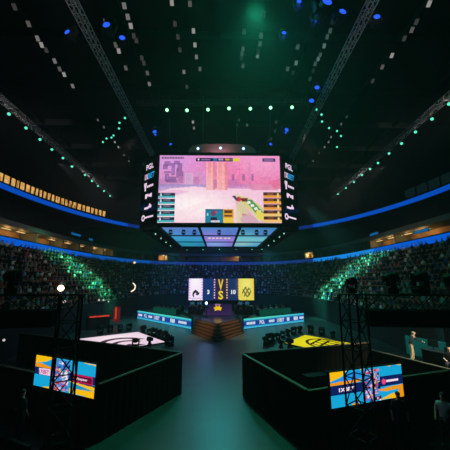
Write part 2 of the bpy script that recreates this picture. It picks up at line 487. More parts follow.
# ------------------------------------------------------------------ crowd
SH = [('black', (.010, .010, .012, 1)), ('white', (.75, .75, .72, 1)), ('grey', (.20, .20, .21, 1)), ('red', (.32, .03, .04, 1)), ('teal', (.10, .42, .36, 1)), ('blue', (.05, .08, .28, 1))]
SHM = [mat('crowd_%s_cloth' % n, c, .9) for n, c in SH]
poses = [seated(), seated(ell=(-.36, .06, 1.02), wrl=(-.27, .12, 1.27), hal=(-.25, .14, 1.36)),
         seated(ell=(-.33, .08, 1.03), wrl=(-.22, .14, 1.28), hal=(-.2, .16, 1.37), elr=(.33, .08, 1.03), wrr=(.22, .14, 1.28), har=(.2, .16, 1.37)),
         seated(neck=(0, .06, .96), jaw=(0, .09, 1.03), head=(0, .11, 1.12), crown=(0, .11, 1.2), chest=(0, .05, .82))]
CROWD, CROWD_LOW = [], []
for pi, J in enumerate(poses):
    J, B = figure(J, 'spectator', None)
    hi = skin_mesh('spectator', J, B, 'pelvis', [M_skin, SHM[0], M_denim, M_black], 1)
    lo = skin_mesh('spectator', J, B, 'pelvis', [M_skin, SHM[0], M_denim, M_black], 0)
    row = []
    for k, sm in enumerate(SHM):
        q = hi.copy(); q.materials[1] = sm; row.append(q)
    CROWD.append(row); CROWD_LOW.append(lo)
seats = []
for k in range(ROWS):
    t = T0
    while t < T1:
        p = bowl(t, row_inset(k)); q = bowl(t + .002, row_inset(k))
        sp = (q - p).length / .002
        t += .86 / sp
        if p.y < 16 or random.random() < .14: continue
        d = (q - p).normalized()
        seats.append((p.x, p.y, row_z(k) + .03, math.atan2(d.y, d.x) + (random.random() - .5) * .4,
                      random.choices(range(4), (6, 1.5, 1, 2))[0], random.choices(range(6), (44, 15, 14, 8, 10, 9))[0]))
def on_screen(s):
    d = Vector((s[0], s[1], s[2] + .6 - CAM_H)); w = d.dot(vF)
    if w < 1: return False
    X = 225 + FPX * d.dot(vR) / w; Y = 225 - FPX * d.dot(vU) / w
    if not (2 < X < 448 and 2 < Y < 448): return False
    if X < 72 and Y > 284 or X > 338 and Y > 292: return False
    return True
vis = [s for s in seats if on_screen(s)]
vis.sort(key=lambda s: math.hypot(s[0], s[1]))
near = vis[:300]; nearset = set(near)
for s in near:
    o = bpy.data.objects.new('spectator', CROWD[s[4]][s[5]]); C.objects.link(o)
    o.location = s[:3]; o.rotation_euler = (0, 0, s[3])
    side = 'left' if s[0] < 0 else 'right'
    tag(o, 'spectator in a %s top seated in the packed lower stand on the %s' % (SH[s[5]][0], side), 'spectator', 'spectators in the %s lower stand' % side)
rest = [s for s in seats if s not in nearset]
V, F, MI, off = [], [], [], 0
arrs = []
for me in CROWD_LOW:
    co = np.zeros(len(me.vertices) * 3); me.vertices.foreach_get('co', co)
    arrs.append((co.reshape(-1, 3), [tuple(p.vertices) for p in me.polygons], [p.material_index for p in me.polygons]))
for s in rest:
    co, fs, mi = arrs[s[4]]
    c, sn = math.cos(s[3]), math.sin(s[3])
    P = np.stack([co[:, 0] * c - co[:, 1] * sn + s[0], co[:, 0] * sn + co[:, 1] * c + s[1], co[:, 2] + s[2]], 1)
    V.append(P); F += [tuple(i + off for i in f) for f in fs]; MI += [(1 if x == 1 and False else (0 if x == 0 else (x if x > 1 else 10 + s[5]))) for x in mi]
    off += len(co)
me = bpy.data.meshes.new('crowd'); me.from_pydata(np.concatenate(V).tolist(), [], F)
slots = [M_skin, M_denim, M_black] + SHM
for q in slots: me.materials.append(q)
remap = {0: 0, 2: 1, 3: 2}; remap.update({10 + i: 3 + i for i in range(6)})
me.polygons.foreach_set('material_index', [remap[x] for x in MI]); me.update()
o = bpy.data.objects.new('crowd', me); C.objects.link(o)
tag(o, 'dense mass of seated spectators filling the rest of the lower stands', 'crowd', kind='stuff')


# ------------------------------------------------------------------ hanging scoreboard cube
HW, YF = 6.22, 29.5
jb = thing('hanging_scoreboard', 'big black centre-hung scoreboard with the giant pink game picture on its front screen', 'scoreboard', (0, 0, 0))
ZB, ZT = 11.12, 18.95
octo = [(-6.4, 29.56), (6.4, 29.56), (8.55, 31.75), (8.55, 46.4), (6.4, 48.6), (-6.4, 48.6), (-8.55, 46.4), (-8.55, 31.75)]
m = MB()
for i in range(8):
    a, b = Vector(octo[i]), Vector(octo[(i + 1) % 8]); c = (a + b) / 2; d = (b - a).normalized(); nrm = Vector((-d.y, d.x)) * .35
    c2 = c + nrm
    m.box((c2.x, c2.y, (ZB + ZT) / 2), ((b - a).length, .7, ZT - ZB), math.atan2(d.y, d.x))
m.prism(octo, ZT - .3, ZT)
m.build('shell', M_black, jb)
# the game picture on the front screen
cv = Canvas(250, 136, (236, 150, 190))
cv.grad_v(0, .45, (236, 142, 206), (234, 120, 168))
cv.soft(.08, .1, .35, .4, (214, 160, 226), .8); cv.soft(.85, .1, .3, .3, (246, 164, 204), .8)
cv.soft(.62, .25, .1, .2, (240, 120, 170), .5)
cv.rect(0, .29, .42, .47, (214, 140, 192)); cv.grad_v(.25, .45, (222, 150, 204), (204, 134, 196), 0, .41)
cv.rect(.215, .27, .275, .44, (226, 178, 216)); cv.rect(.22, .29, .27, .44, (206, 160, 206)); cv.rect(.16, .30, .2, .42, (180, 116, 172)); cv.rect(.29, .32, .33, .44, (198, 124, 178))
cv.rect(.0, .36, .16, .45, (188, 126, 180), .6)
cv.grad_v(.44, .54, (150, 124, 196), (196, 150, 206), 0, .45)
cv.poly([(.44, .36), (.66, .36), (.64, .55), (.44, .55)], (176, 110, 176), .5)
cv.poly([(0, .56), (.1, .5), (.28, .47), (.5, .5), (.72, .47), (.8, .52), (1, .5), (1, 1), (0, 1)], (246, 200, 222))
cv.soft(.28, .75, .35, .25, (255, 244, 244), 1); cv.soft(.68, .9, .1, .2, (248, 206, 216), .8)
cv.poly([(.0, .56), (.12, .52), (.25, .54), (.05, .66), (0, .66)], (230, 170, 214), .6)
cv.poly([(.0, .9), (.2, .8), (.42, .66), (.5, .66), (.2, .95), (.1, 1), (0, 1)], (252, 226, 232), .7)
# two sandy pillars
for x0, x1, c0, c1 in ((.388, .465, (242, 138, 158), (242, 186, 192)), (.475, .565, (242, 146, 164), (244, 176, 180))):
    cv.grad_v(.10, .52, c0, c1, x0, x1); cv.rect(x1 - .02, .1, x1, .52, (226, 116, 140), .6); cv.rect(x0, .1, x0 + .012, .52, (252, 180, 180), .7)
    cv.rect((x0 + x1) / 2, .1, (x0 + x1) / 2 + .012, .52, (252, 190, 170), .6)
cv.rect(.45, .36, .475, .5, (196, 120, 160), .7)
# right wall with windows
cv.rect(.66, .1, .665, .42, (222, 120, 170), .8); cv.rect(.735, .1, .755, .45, (214, 124, 186), .55)
for x in (.60, .685, .76): cv.rect(x, .28, x + .022, .385, (186, 112, 166)); cv.rect(x + .004, .3, x + .016, .37, (160, 92, 150), .6)
cv.rect(.58, .43, .78, .50, (196, 126, 186), .7); cv.rect(.83, .33, .93, .345, (208, 116, 160), .7)
cv.poly([(.7, .42), (.98, .44), (.98, .52), (.76, .52)], (226, 140, 178), .8)
cv.poly([(.9, .4), (1, .34), (1, .5), (.95, .5)], (228, 112, 148), .7)
cv.noise(.14, 3, 0, .1, 1, .5); cv.noise(.08, 5)
# weapon held from the lower right: generic green and yellow painted rifle
cv.poly([(.62, .66), (.66, .63), (.72, .66), (.78, .7), (.84, .8), (.9, .97), (.88, 1), (.72, 1), (.66, .9)], (222, 176, 172), .7)
cv.poly([(.64, .56), (.68, .62), (.8, .76), (.88, .9), (.82, .98), (.74, .82), (.66, .7), (.62, .64)], (226, 210, 190))
cv.poly([(.66, .60), (.74, .64), (.84, .76), (.90, .94), (.82, .92), (.72, .78), (.66, .68)], (216, 206, 140)); cv.poly([(.63, .74), (.68, .70), (.72, .80), (.73, 1), (.64, 1)], (214, 206, 150), .75); cv.poly([(.68, .86), (.74, .88), (.77, 1), (.69, 1)], (206, 110, 128), .8)
cv.poly([(.70, .66), (.76, .66), (.87, .88), (.82, .92)], (84, 150, 92))
for k in range(5): cv.poly([(.72 + k * .028, .69 + k * .045), (.745 + k * .028, .68 + k * .045), (.755 + k * .028, .715 + k * .045), (.73 + k * .028, .725 + k * .045)], (236, 240, 224))
cv.disc(.655, .655, .022, .035, (206, 52, 62)); cv.poly([(.60, .61), (.625, .60), (.65, .66), (.64, .69)], (84, 64, 96)); cv.poly([(.67, .64), (.73, .64), (.72, .69), (.68, .69)], (120, 44, 56))
cv.poly([(.74, .86), (.82, .98), (.8, 1), (.68, 1), (.66, .93)], (214, 170, 186)); cv.soft(.65, .88, .03, .08, (224, 216, 176), .7)
cv.poly([(.8, .8), (.87, .88), (.85, .97), (.79, .92)], (228, 214, 96))
# map, bars, tags
cv.rect(.015, .025, .20, .048, (70, 46, 92), .85)
for x in np.arange(.03, .19, .022): cv.rect(x, .03, x + .014, .044, (206, 170, 220), .6)
for q in ((.04, .09, .09, .16), (.03, .14, .07, .21), (.09, .12, .13, .16), (.12, .08, .17, .14), (.15, .12, .19, .24), (.04, .24, .10, .27), (.10, .16, .13, .30), (.05, .28, .08, .40),
          (.08, .32, .14, .38), (.14, .2, .16, .34), (.06, .38, .15, .41), (.16, .24, .20, .31)): cv.rect(*q, (98, 64, 132), .62)
for q in ((.105, .19, .12, .28), (.065, .3, .075, .36)): cv.rect(*q, (170, 120, 190))
cv.rect(.30, .035, .665, .085, (38, 32, 66)); cv.rect(.315, .045, .33, .075, (236, 220, 240))
cv.rect(.345, .05, .42, .072, (150, 130, 170), .7); cv.rect(.445, .04, .475, .08, (30, 120, 170)); cv.rect(.49, .045, .53, .075, (170, 150, 190)); cv.rect(.545, .045, .58, .075, (206, 160, 60)); cv.rect(.61, .035, .665, .085, (226, 206, 60)); cv.rect(.585, .05, .605, .072, (120, 100, 150))
cv.rect(.855, .035, .965, .085, (60, 44, 96)); cv.rect(.87, .05, .95, .07, (170, 130, 190), .7)
for k in range(5):
    y = .565 + k * .088
    cv.rect(.0, y, .135, y + .044, (48, 42, 70)); cv.rect(.0, y + .044, .135, y + .078, (70, 180, 190)); cv.rect(.015, y + .01, .03, y + .05, (190, 220, 230)); cv.rect(.045, y + .012, .1, y + .03, (120, 130, 150), .7)
    cv.rect(.855, y - .01, 1, y + .03, (70, 40, 40)); cv.rect(.855, y + .03, 1, y + .07, (232, 150, 60) if k != 1 else (240, 160, 50)); cv.rect(.97, y, .985, y + .05, (240, 214, 120)); cv.rect(.89, y + .0, .94, y + .02, (150, 96, 70), .8)
    if k > 2: cv.rect(.855, y + .04, 1, y + .075, (236, 196, 120))
cv.rect(.385, .80, .53, 1, (26, 96, 128)); cv.rect(.39, .82, .525, .99, (30, 130, 158)); cv.disc(.45, .86, .022, .045, (110, 70, 110)); cv.poly([(.42, 1), (.43, .92), (.475, .92), (.49, 1)], (40, 34, 60)); cv.rect(.43, .965, .5, .99, (230, 220, 236), .8); cv.rect(.46, .83, .475, .86, (196, 60, 80)); cv.rect(.395, .86, .41, .9, (170, 210, 220))
cv.rect(.53, .80, .612, 1, (226, 160, 40)); cv.rect(.535, .815, .6, .86, (96, 60, 40)); cv.rect(.535, .88, .6, .91, (120, 74, 40)); cv.rect(.53, .93, .612, 1, (236, 200, 80))
zt0, zb0 = 18.52, 11.40
cv.build('front_screen', [(-HW, 29.4, zt0), (HW, 29.4, zt0 + .02), (HW, 29.4, zb0), (-HW, 29.4, zb0)], led_mat('led_main', 1.0), jb)
m = MB()
for c, sz in (((0, 29.43, zt0 + .12), (12.9, .3, .14)), ((0, 29.43, zb0 - .09), (12.9, .3, .12)), ((-6.35, 29.43, 15), (.16, .3, 7.5)), ((6.35, 29.43, 15), (.16, .3, 7.5))): m.box(c, sz)
m.build('bezel', M_black, jb)
# sponsor column on both angled flank screens
M_pink = emis('led_pale_pink', S(238, 206, 232), 1.0); M_sky = emis('led_sky_blue', S(36, 150, 214), 1.0)
for sgn in (-1, 1):
    a, b = Vector((6.4 * sgn, 29.56)), Vector((8.55 * sgn, 31.75))
    if sgn < 0: a, b = b, a           # a = left end as seen
    d = (b - a).normalized(); nrm = Vector((d.y, -d.x))
    W = (b - a).length
    q = MB(); c = (a + b) / 2 + nrm * .04
    q.box((c.x, c.y, 15.0), (W * .96, .06, 7.2), math.atan2(d.y, d.x)); fl = q.build('flank_screen', M_lens, jb)
    X = Vector((d.x, d.y, 0)); O = Vector((*(a + nrm * .09), 0))
    def at(u, z): return O + X * (u * W) + Vector((0, 0, z))
    c0 = .53 if sgn < 0 else .46
    text_part('PGL', 'lettering', M_pink, fl, at(c0, 17.75), X, (0, 0, 1), .62, .03, W * .46)
    text_part('1X', 'lettering', M_pink, fl, at(c0 - .19, 16.7), X, (0, 0, 1), .62, .03, W * .22)
    text_part('BET', 'lettering', M_sky, fl, at(c0 + .12, 16.7), X, (0, 0, 1), .62, .03, W * .38)
    q = MB()
    def blk(u, z, w, h):
        p = at(u, z); q.box(p, (w * W, .03, h), math.atan2(d.y, d.x))
    # a forked mark with small blocks beside it
    blk(c0 - .28, 15.85, .06, .34); blk(c0 - .19, 15.85, .06, .34); blk(c0 - .235, 15.58, .10, .26); blk(c0 - .235, 15.3, .06, .34)
    for k in range(4): blk(c0 - .08 + k * .10, 15.55, .07, .22)
    blk(c0 - .16, 14.5, .10, .48); blk(c0 - .06, 14.6, .09, .24); blk(c0 + .05, 14.5, .08, .26); blk(c0 + .15, 14.5, .08, .40)
    blk(c0 - .10, 13.2, .26, .22); blk(c0 + .12, 13.3, .15, .26); blk(c0 + .10, 13.5, .06, .2)
    for k in range(6): blk(c0 - .14 + k * .088, 12.2, .07, .17)
    q.build('sponsor_lettering', M_pink, fl)
    q = MB(); p = at(c0 - .28, 12.2)
    N = 14; out = [p + X * (math.cos(2 * PI * k / N) * .34) + Vector((0, 0, math.sin(2 * PI * k / N) * .34)) for k in range(N)]
    inn = [p + X * (math.cos(2 * PI * k / N) * .16) + Vector((0, 0, math.sin(2 * PI * k / N) * .16)) for k in range(N)]
    q.add(out + inn, [(k, (k + 1) % N, N + (k + 1) % N, N + k) for k in range(N)]); q.build('sponsor_ring', M_pink, fl)
# underside screens: three columns of three
for ci, (x0, x1) in enumerate(((-6.0, -2.2), (-1.95, 1.95), (2.2, 6.0))):
    cv = Canvas(48, 120, (60, 130, 180))
    cols = [((34, 110, 150), (52, 150, 196), (92, 120, 190)), ((110, 110, 200), (150, 120, 214), (60, 130, 196)), ((60, 140, 190), (110, 190, 200), (48, 110, 170))][ci]
    cv.grad_v(0, .5, cols[0], cols[1]); cv.grad_v(.5, 1, cols[1], cols[2])
    cv.soft(.3, .2, .5, .2, (40, 150, 170) if ci == 0 else (120, 170, 220) if ci == 1 else (150, 190, 190), .8)
    cv.soft(.8, .75, .4, .2, (70, 110, 190), .8)
    if ci == 1:
        for k in range(6): cv.rect(.12 + k * .13, .50, .20 + k * .13, .56, (236, 206, 180))
    for y in (.33, .66): cv.rect(0, y - .012, 1, y + .012, (16, 24, 40))
    # top row of the picture = far edge
    cv.build('underside_screen', [(x0, 48.1, ZB + .02), (x1, 48.1, ZB + .02), (x1, 29.9, ZB + .02), (x0, 29.9, ZB + .02)], led_mat('led_under', 1.05), jb)
m = MB()
for x in (-6.15, -2.07, 2.07, 6.15): m.box((x, 39, ZB - .05), (.24, 18.4, .3))
for y in (29.95, 36, 42, 48.2): m.box((0, y, ZB - .0), (12.4, .2, .16))
m.box((-7.6, 39, ZB - .05), (1.6, 13, .16)); m.box((7.6, 39, ZB - .05), (1.6, 13, .16)); m.box((0, 48.5, ZB - .05), (12, .7, .16))
m.build('underside_frame', M_black, jb)
for x in (-6, -2, 2, 6):
    for y in (35, 45):
        m = MB(); m.tube((x, y, ZT), (x * 1.1, y, 29.1), .05); m.build('hoist_cable', M_steel, jb)
m = MB()
pl = [(-3.6 + .9, 32.2), (3.9 - .9, 32.2), (3.9, 33.4), (3.9, 44), (-3.6, 44), (-3.6, 33.4)]
hp = []
for k in range(13):
    t = PI * k / 12; hp.append((.25 + 4.0 * math.copysign(abs(math.cos(t)) ** .45, math.cos(t)), ZT + 2.35 * math.sin(t) ** .45 if math.sin(t) > 0 else ZT))
n = len(hp); vs = [(x, 32.4, z) for x, z in hp] + [(x, 44.0, z) for x, z in hp]
m.add(vs, [(i, i + 1, n + i + 1, n + i) for i in range(n - 1)] + [tuple(range(n)), tuple(range(2 * n - 1, n - 1, -1))])
m.build('winch_housing', mat('winch_cover', (.20, .10, .12, 1), .7), jb)

# ------------------------------------------------------------------ lamps
def lamp_proto(name, label, cat, lens_mat, scale=1.0, group=None):
    t = thing(name, label, cat, (0, 0, 0), 0, group)
    m = MB(); m.tube((0, 0, .16 * scale), (0, 0, -.12 * scale), .10 * scale, .16 * scale, 10); m.build('can', M_steel, t)
    m = MB(); m.tube((0, 0, -.1 * scale), (0, 0, -.135 * scale), .145 * scale, .13 * scale, 10); m.build('lens', lens_mat, t)
    m = MB()
    for s in (-1, 1): m.box((s * .18 * scale, 0, .1 * scale), (.02 * scale, .05 * scale, .3 * scale))
    m.box((0, 0, .25 * scale), (.38 * scale, .05 * scale, .02 * scale)); m.tube((0, 0, .25 * scale), (0, 0, .42 * scale), .025 * scale, n=5)
    m.build('bracket', M_steel, t)
    return remember(t)
ORD = 'first second third fourth fifth sixth seventh eighth ninth tenth eleventh twelfth thirteenth fourteenth'.split()
def face_cam(loc, k=1.0):
    """tilt of a lamp whose lens points down -Z towards the seats near the camera"""
    d = (Vector((0, -2, 4)) - Vector(loc)); return d.to_track_quat('-Z', 'Y').to_euler()
def box_light(name, label, cat, lens, scale, group):
    t = thing(name, label, cat, (0, 0, 0), 0, group)
    m = MB(); m.box((0, 0, .02), (.40 * scale, .16 * scale, .56 * scale)); m.build('housing', M_steel, t)
    m = MB(); m.box((0, -.085 * scale, .02), (.36 * scale, .01, .5 * scale)); m.build('lens', lens, t)
    m = MB(); m.tube((0, 0, .3 * scale), (0, 0, .6 * scale), .03, n=5); m.build('bracket', M_steel, t)
    return remember(t)
def row_of(name, pts, z, lens, scale, labelf, cat, group, aim=True, lz=None):
    first = None; out = []
    if name == 'hanging_downlight':
        protos = {}
        for i, p in enumerate(pts):
            lv = lens[random.choice((0, 0, 1, 1, 2, 2, 3))]; loc = at_z(p[0], p[1], z)
            if lv not in protos: protos[lv] = box_light(name, labelf(i), cat, lv, scale, group); o = protos[lv]
            else: o = dup(protos[lv], loc, label=labelf(i), group=group)
            o.location = loc; o.rotation_euler = (.95, 0, 0); out.append(o)
        return out
    for i, p in enumerate(pts):
        loc = at_z(p[0], p[1], z) if len(p) == 2 else Vector(p)
        lab = labelf(i)
        if first is None:
            first = lamp_proto(name, lab, cat, lens, scale, group); o = first; o.location = loc
        else: o = dup(first, loc, label=lab, group=group)
        o.rotation_euler = face_cam(loc) if aim else (0, 0, 0)
        out.append(o)
    return out
# ceiling trusses
def truss(name, label, a, b, s=.55, bays=30, mt=None, r=.035, cat='truss'):
    a, b = Vector(a), Vector(b); t = thing(name, label, cat, a)
    D = b - a; d = D.normalized(); w = Vector((0, 0, 1)).cross(d).normalized() if abs(d.z) < .9 else Vector((1, 0, 0)); u = d.cross(w)
    cs = [w * (s / 2) * i + u * (s / 2) * j for i, j in ((-1, -1), (1, -1), (1, 1), (-1, 1))]
    for c in cs:
        m = MB(); m.tube(c, c + D, r, n=6); m.build('chord', mt or M_alu, t)
    m = MB()
    for k in range(bays):
        p0, p1 = D * (k / bays), D * ((k + 1) / bays)
        for i in range(4):
            c0, c1 = cs[i], cs[(i + 1) % 4]
            m.tube(p0 + (c0 if k % 2 else c1), p1 + (c1 if k % 2 else c0), r * .55, n=4)
            m.tube(p0 + c0, p0 + c1, r * .55, n=4)
    for i in range(4): m.tube(D + cs[i], D + cs[(i + 1) % 4], r * .55, n=4)
    m.build('lacing', mt or M_alu, t)
    if name.startswith('hanging'):
        for k in range(1, 8, 2):
            p = D * (k / 8); m = MB(); m.tube(p, p + Vector((0, 0, 29.2 - a.z - p.z)), .02, n=5); m.build('hoist_chain', M_steel, t)
    return t
truss('hanging_truss', 'long aluminium roof truss with a blue lit stretch passing left of the scoreboard', (-10.9, 12, 26), (-11.1, 58, 26), .6, 60)
truss('hanging_truss', 'long aluminium roof truss with a blue lit stretch passing right of the scoreboard', (11.0, 12, 26), (12.4, 58, 26), .6, 60)
truss('hanging_truss', 'outer roof truss with teal lamps over the left stand', (-24.6, 22, 26), (-26.0, 80, 26), .6, 70)
truss('hanging_truss', 'outer roof truss with teal lamps over the right stand', (25.2, 22, 26), (28.0, 80, 26), .6, 70)
truss('hanging_truss', 'dim cross truss carrying the row of green lamps in front of the scoreboard', (-10, 33.0, 26.75), (10.4, 32.4, 26.75), .45, 30, M_steel, .025)
L_green = emis('lens_green', (.30, 1.0, .48, 1), 3.0); L_teal = emis('lens_teal', (.10, .85, .55, 1), 1.25); L_pale = emis('lens_pale', (1, .95, .92, 1), .16)
L_blue = emis('lens_blue', (.02, .10, 1.0, 1), 1.3); L_ice = emis('lens_ice_blue', (.35, .6, 1.0, 1), 3.0); L_mint = emis('lens_mint', (.4, 1.0, .7, 1), .8); L_white = emis('lens_white', (1, .98, .95, 1), .3)
L_dim = emis('lens_dim', (.5, .8, .75, 1), .07); L_warm = emis('lens_warm', (1.0, .72, .42, 1), 6.0)
L_pales = [emis('lens_pale_%d' % i, (1, .95, .92, 1), v) for i, v in enumerate((.04, .09, .16, .28))]; L_dims = [emis('lens_dim_%d' % i, (.5, .9, .8, 1), v) for i, v in enumerate((.02, .04, .08, .16))]
gl = row_of('hanging_spotlight', [(167, 110), (187, 110.3), (208, 109.6), (229, 108.4), (250.3, 108.7), (270.6, 107.7), (292, 107.3)], 26.0, L_green, 1.35,
       lambda i: '%s from the left of seven bright green lamps in a row above the scoreboard' % ORD[i], 'spotlight', 'bright green lamps above the scoreboard')
row_of('hanging_spotlight', [at_y(x, y, 29.3) for x, y in ((198, 148.5), (220.5, 148), (243.5, 148.5))], 0, L_ice, 1.0,
       lambda i: '%s from the left of three ice blue lamps on top of the scoreboard' % ORD[i], 'spotlight', 'ice blue lamps on the scoreboard')
for side, pts in (('left', [(9, 114), (26, 128), (40, 139.5), (52, 149.5), (63, 158), (72, 166.5), (85, 175), (92, 181), (98, 186), (104, 191), (110, 196), (117, 201.5)]),
                  ('right', [(449, 104), (432, 119), (415.5, 132), (401.5, 143.5), (389, 153.5), (378, 163), (370, 169), (362, 175), (354, 182), (346, 188), (338, 194), (327, 203)])):
    row_of('hanging_spotlight', pts, 25.25, L_teal, 1.35, lambda i: '%s nearest of the teal lamps under the outer %s roof truss' % (ORD[i], side), 'spotlight', 'teal lamps under the outer %s truss' % side)
for side, pts in (('left', [(125, 118), (119.5, 122.8), (119, 128.5), (113.5, 135.5), (111.5, 137.5), (106.5, 138.5), (103, 142)]), ('right', [(316.5, 109.5), (321.5, 114.5), (322, 121.5), (329, 128), (337, 131), (341, 136), (337, 147)])):
    row_of('hanging_spotlight', pts, 26.0, L_teal, 1.0, lambda i: 'small green lamp in the slanting cluster above the %s side of the scoreboard' % side, 'spotlight', 'green lamp cluster, %s' % side)
for gi, (where, pts) in enumerate((('far left', [(15, 7), (29, 24), (38, 38.5), (42, 45), (46.5, 50), (55, 61), (60, 69), (64.5, 74.5), (73, 86)]),
        ('inner left', [(106, 22), (107, 26), (116, 45), (119, 51), (126, 68)]),
        ('second left', [(124.5, 6), (128, 17), (131, 26), (134, 36), (136.5, 40.5), (142, 58), (144, 63), (147.5, 73), (149.5, 84)]),
        ('left of centre', [(172, 3), (175, 24), (178, 37), (180, 50), (184, 72), (187, 87)]),
        ('inner middle left', [(190, 4), (193.5, 31), (195, 45), (196.5, 57), (200, 69), (193, 122), (194, 128)]),
        ('green lit middle', [(244, 32), (243, 49), (242, 54), (241.5, 58), (243, 66), (239, 120), (237, 125)]),
        ('green lit right of middle', [(263.5, 15), (261, 36), (260, 44), (258, 52), (257.5, 56), (247, 125)]),
        ('right of centre', [(297.5, 47), (296, 63), (293, 73), (287.5, 69), (276, 122), (275, 131), (271, 139)]),
        ('inner right', [(332.5, 22), (330, 31), (327, 37), (324, 46), (320, 55), (318, 59), (315, 64), (313, 71), (310, 79)]),
        ('far right', [(428.5, 4), (416, 22), (411.5, 30), (404, 38.5), (391.5, 55.5), (382, 67), (372.5, 81)]),
        ('lower right', [(346.5, 117), (341, 124), (331, 137), (328.5, 142), (324.5, 147), (319, 153), (313, 161)]),
        ('lower left', [(98, 120), (104, 127), (115, 142), (118.5, 147), (124, 155), (129, 161)]))):
    dim = where.startswith('green lit') or where.startswith('inner ri') or where == 'right of centre'
    for i, o in enumerate(row_of('hanging_downlight', pts, 28.0, L_dims if dim else L_pales, random.uniform(.8, .95) if gi not in (10, 11) else .7, lambda i: 'pale roof light in the %s row under the black roof' % where, 'downlight', 'roof lights, %s row' % where, aim=True)): pass
row_of('hanging_spotlight', [(155.5, 234), (161, 238.3), (166, 242.3), (170.5, 245.8)], ZB - .25, L_mint, .62, lambda i: '%s from the front of the mint lamps under the left edge of the scoreboard' % ORD[i], 'spotlight', 'mint lamps under the left scoreboard edge')
row_of('hanging_spotlight', [(284, 233.5), (279.5, 237), (274, 241), (268.5, 245.5)], ZB - .25, L_mint, .62, lambda i: '%s from the front of the mint lamps under the right edge of the scoreboard' % ORD[i], 'spotlight', 'mint lamps under the right scoreboard edge')
row_of('hanging_spotlight', [(187, 250), (203, 249.7), (219.5, 249.5), (236, 249.5), (252, 249.5), (262, 249.5)], ZB - .3, L_teal, .55, lambda i: '%s from the left of the small lamps under the far edge of the scoreboard' % ORD[i], 'spotlight', 'lamps under the far scoreboard edge')

# moving heads
def moving_head(name, label, cat, lens_mat, s=1.0, group=None, loc=(0, 0, 0), hang=False):
    t = thing(name, label, cat, loc, 0, group); k = -1 if hang else 1
    m = MB(); m.box((0, 0, .07 * s * k), (.36 * s, .30 * s, .14 * s)); m.box((0, 0, .15 * s * k), (.22 * s, .22 * s, .04 * s)); m.build('base', M_black, t, bevel=.015 * s)
    m = MB()
    for x in (-1, 1): m.box((x * .20 * s, 0, .38 * s * k), (.07 * s, .16 * s, .42 * s))
    m.box((0, 0, .19 * s * k), (.47 * s, .18 * s, .06 * s)); m.build('yoke', M_black, t, bevel=.015 * s)
    h = MB(); h.tube((0, .24 * s, .44 * s * k), (0, -.02 * s, .48 * s * k), .10 * s, .16 * s, 12); h.tube((0, -.02 * s, .48 * s * k), (0, -.2 * s, .50 * s * k), .16 * s, .15 * s, 12)
    hd = h.build('head', M_black, t)
    m = MB(); m.tube((0, -.195 * s, .50 * s * k), (0, -.215 * s, .502 * s * k), .125 * s, .11 * s, 12); m.build('lens', lens_mat, hd)
    return remember(t)
bp = moving_head('hanging_moving_light', 'x', 'moving light', L_blue, 1.5, 'blue moving lights in the roof', hang=True)
blues = [((87, 33), 26.2, 'blue moving light glowing inside the left roof truss', 1.0), ((111, 29.5), 27, 'left one of the bright blue pair high between the left truss and the middle', 1.3), ((123, 42), 27, 'right one of the bright blue pair high between the left truss and the middle', 1.1),
         ((283, 38), 27, 'blue moving light right of the green glow', .8), ((297.5, 8), 27, 'small blue moving light near the top edge', .8), ((314, 22), 27, 'dim blue moving light tilted beside the big blue one', .9),
         ((320, 7), 27, 'left one of the big blue pair at the top', 1.6), ((337, 17), 27, 'right one of the big blue pair at the top', 1.2), ((316, 90), 26.3, 'blue moving light with a flat flare above the right truss', 1.1), ((310, 102.5), 26, 'round blue moving light just below the flat flared one', 1.2),
         ((284.5, 131.5), 23.5, 'blue moving light over the right top corner of the scoreboard', 1.0), ((156.5, 133.5), 23.5, 'blue moving light over the left top corner of the scoreboard', 1.0), ((360, 18), 26.2, 'blue moving light glowing inside the right roof truss', 1.0), ((269, 147), 20.3, 'small blue light at the right end of the scoreboard top', .7), ((172, 147.5), 20.3, 'small blue light at the left end of the scoreboard top', .6)]
for i, (p, z, lab, sc) in enumerate(blues):
    loc = at_z(p[0], p[1], z) + Vector((0, 0, .7))
    o = bp if i == 0 else dup(bp, loc)
    if 'roof truss' in lab: loc = loc + Vector((-1.1 if loc.x < 0 else 1.1, 0, -.4))
    o.location = loc; o['label'] = lab; o.scale = (sc * 1.3,) * 3; o.rotation_euler = (-.3, 0, random.uniform(-.3, .3))
gh = moving_head('hanging_moving_light', 'large green moving light whose beam fills the top of the hall with green haze', 'moving light', emis('lens_strong_green', (.1, 1, .5, 1), 8.0), 1.6, hang=True)
gh.location = at_z(252, -6, 28) + Vector((0, 0, .8))
for i, (x, y) in enumerate(((170, 231), (183, 232), (194, 230), (219, 231), (243, 231), (257, 232), (266, 230))):
    o = moving_head('hanging_moving_light', 'x', 'moving light', M_lens, .85, 'dark fixtures under the scoreboard front edge', hang=True) if i == 0 else dup(o0, None)
    if i == 0: o0 = o
    o.location = at_y(x, 226.5, 31.2) if False else Vector(((x - 219.5) / 300 * 31.0, 31.0, ZB - .16)); o.scale = (1, 1, 1)
    o['label'] = '%s from the left of seven dark lights hanging under the front edge of the scoreboard' % ORD[i]

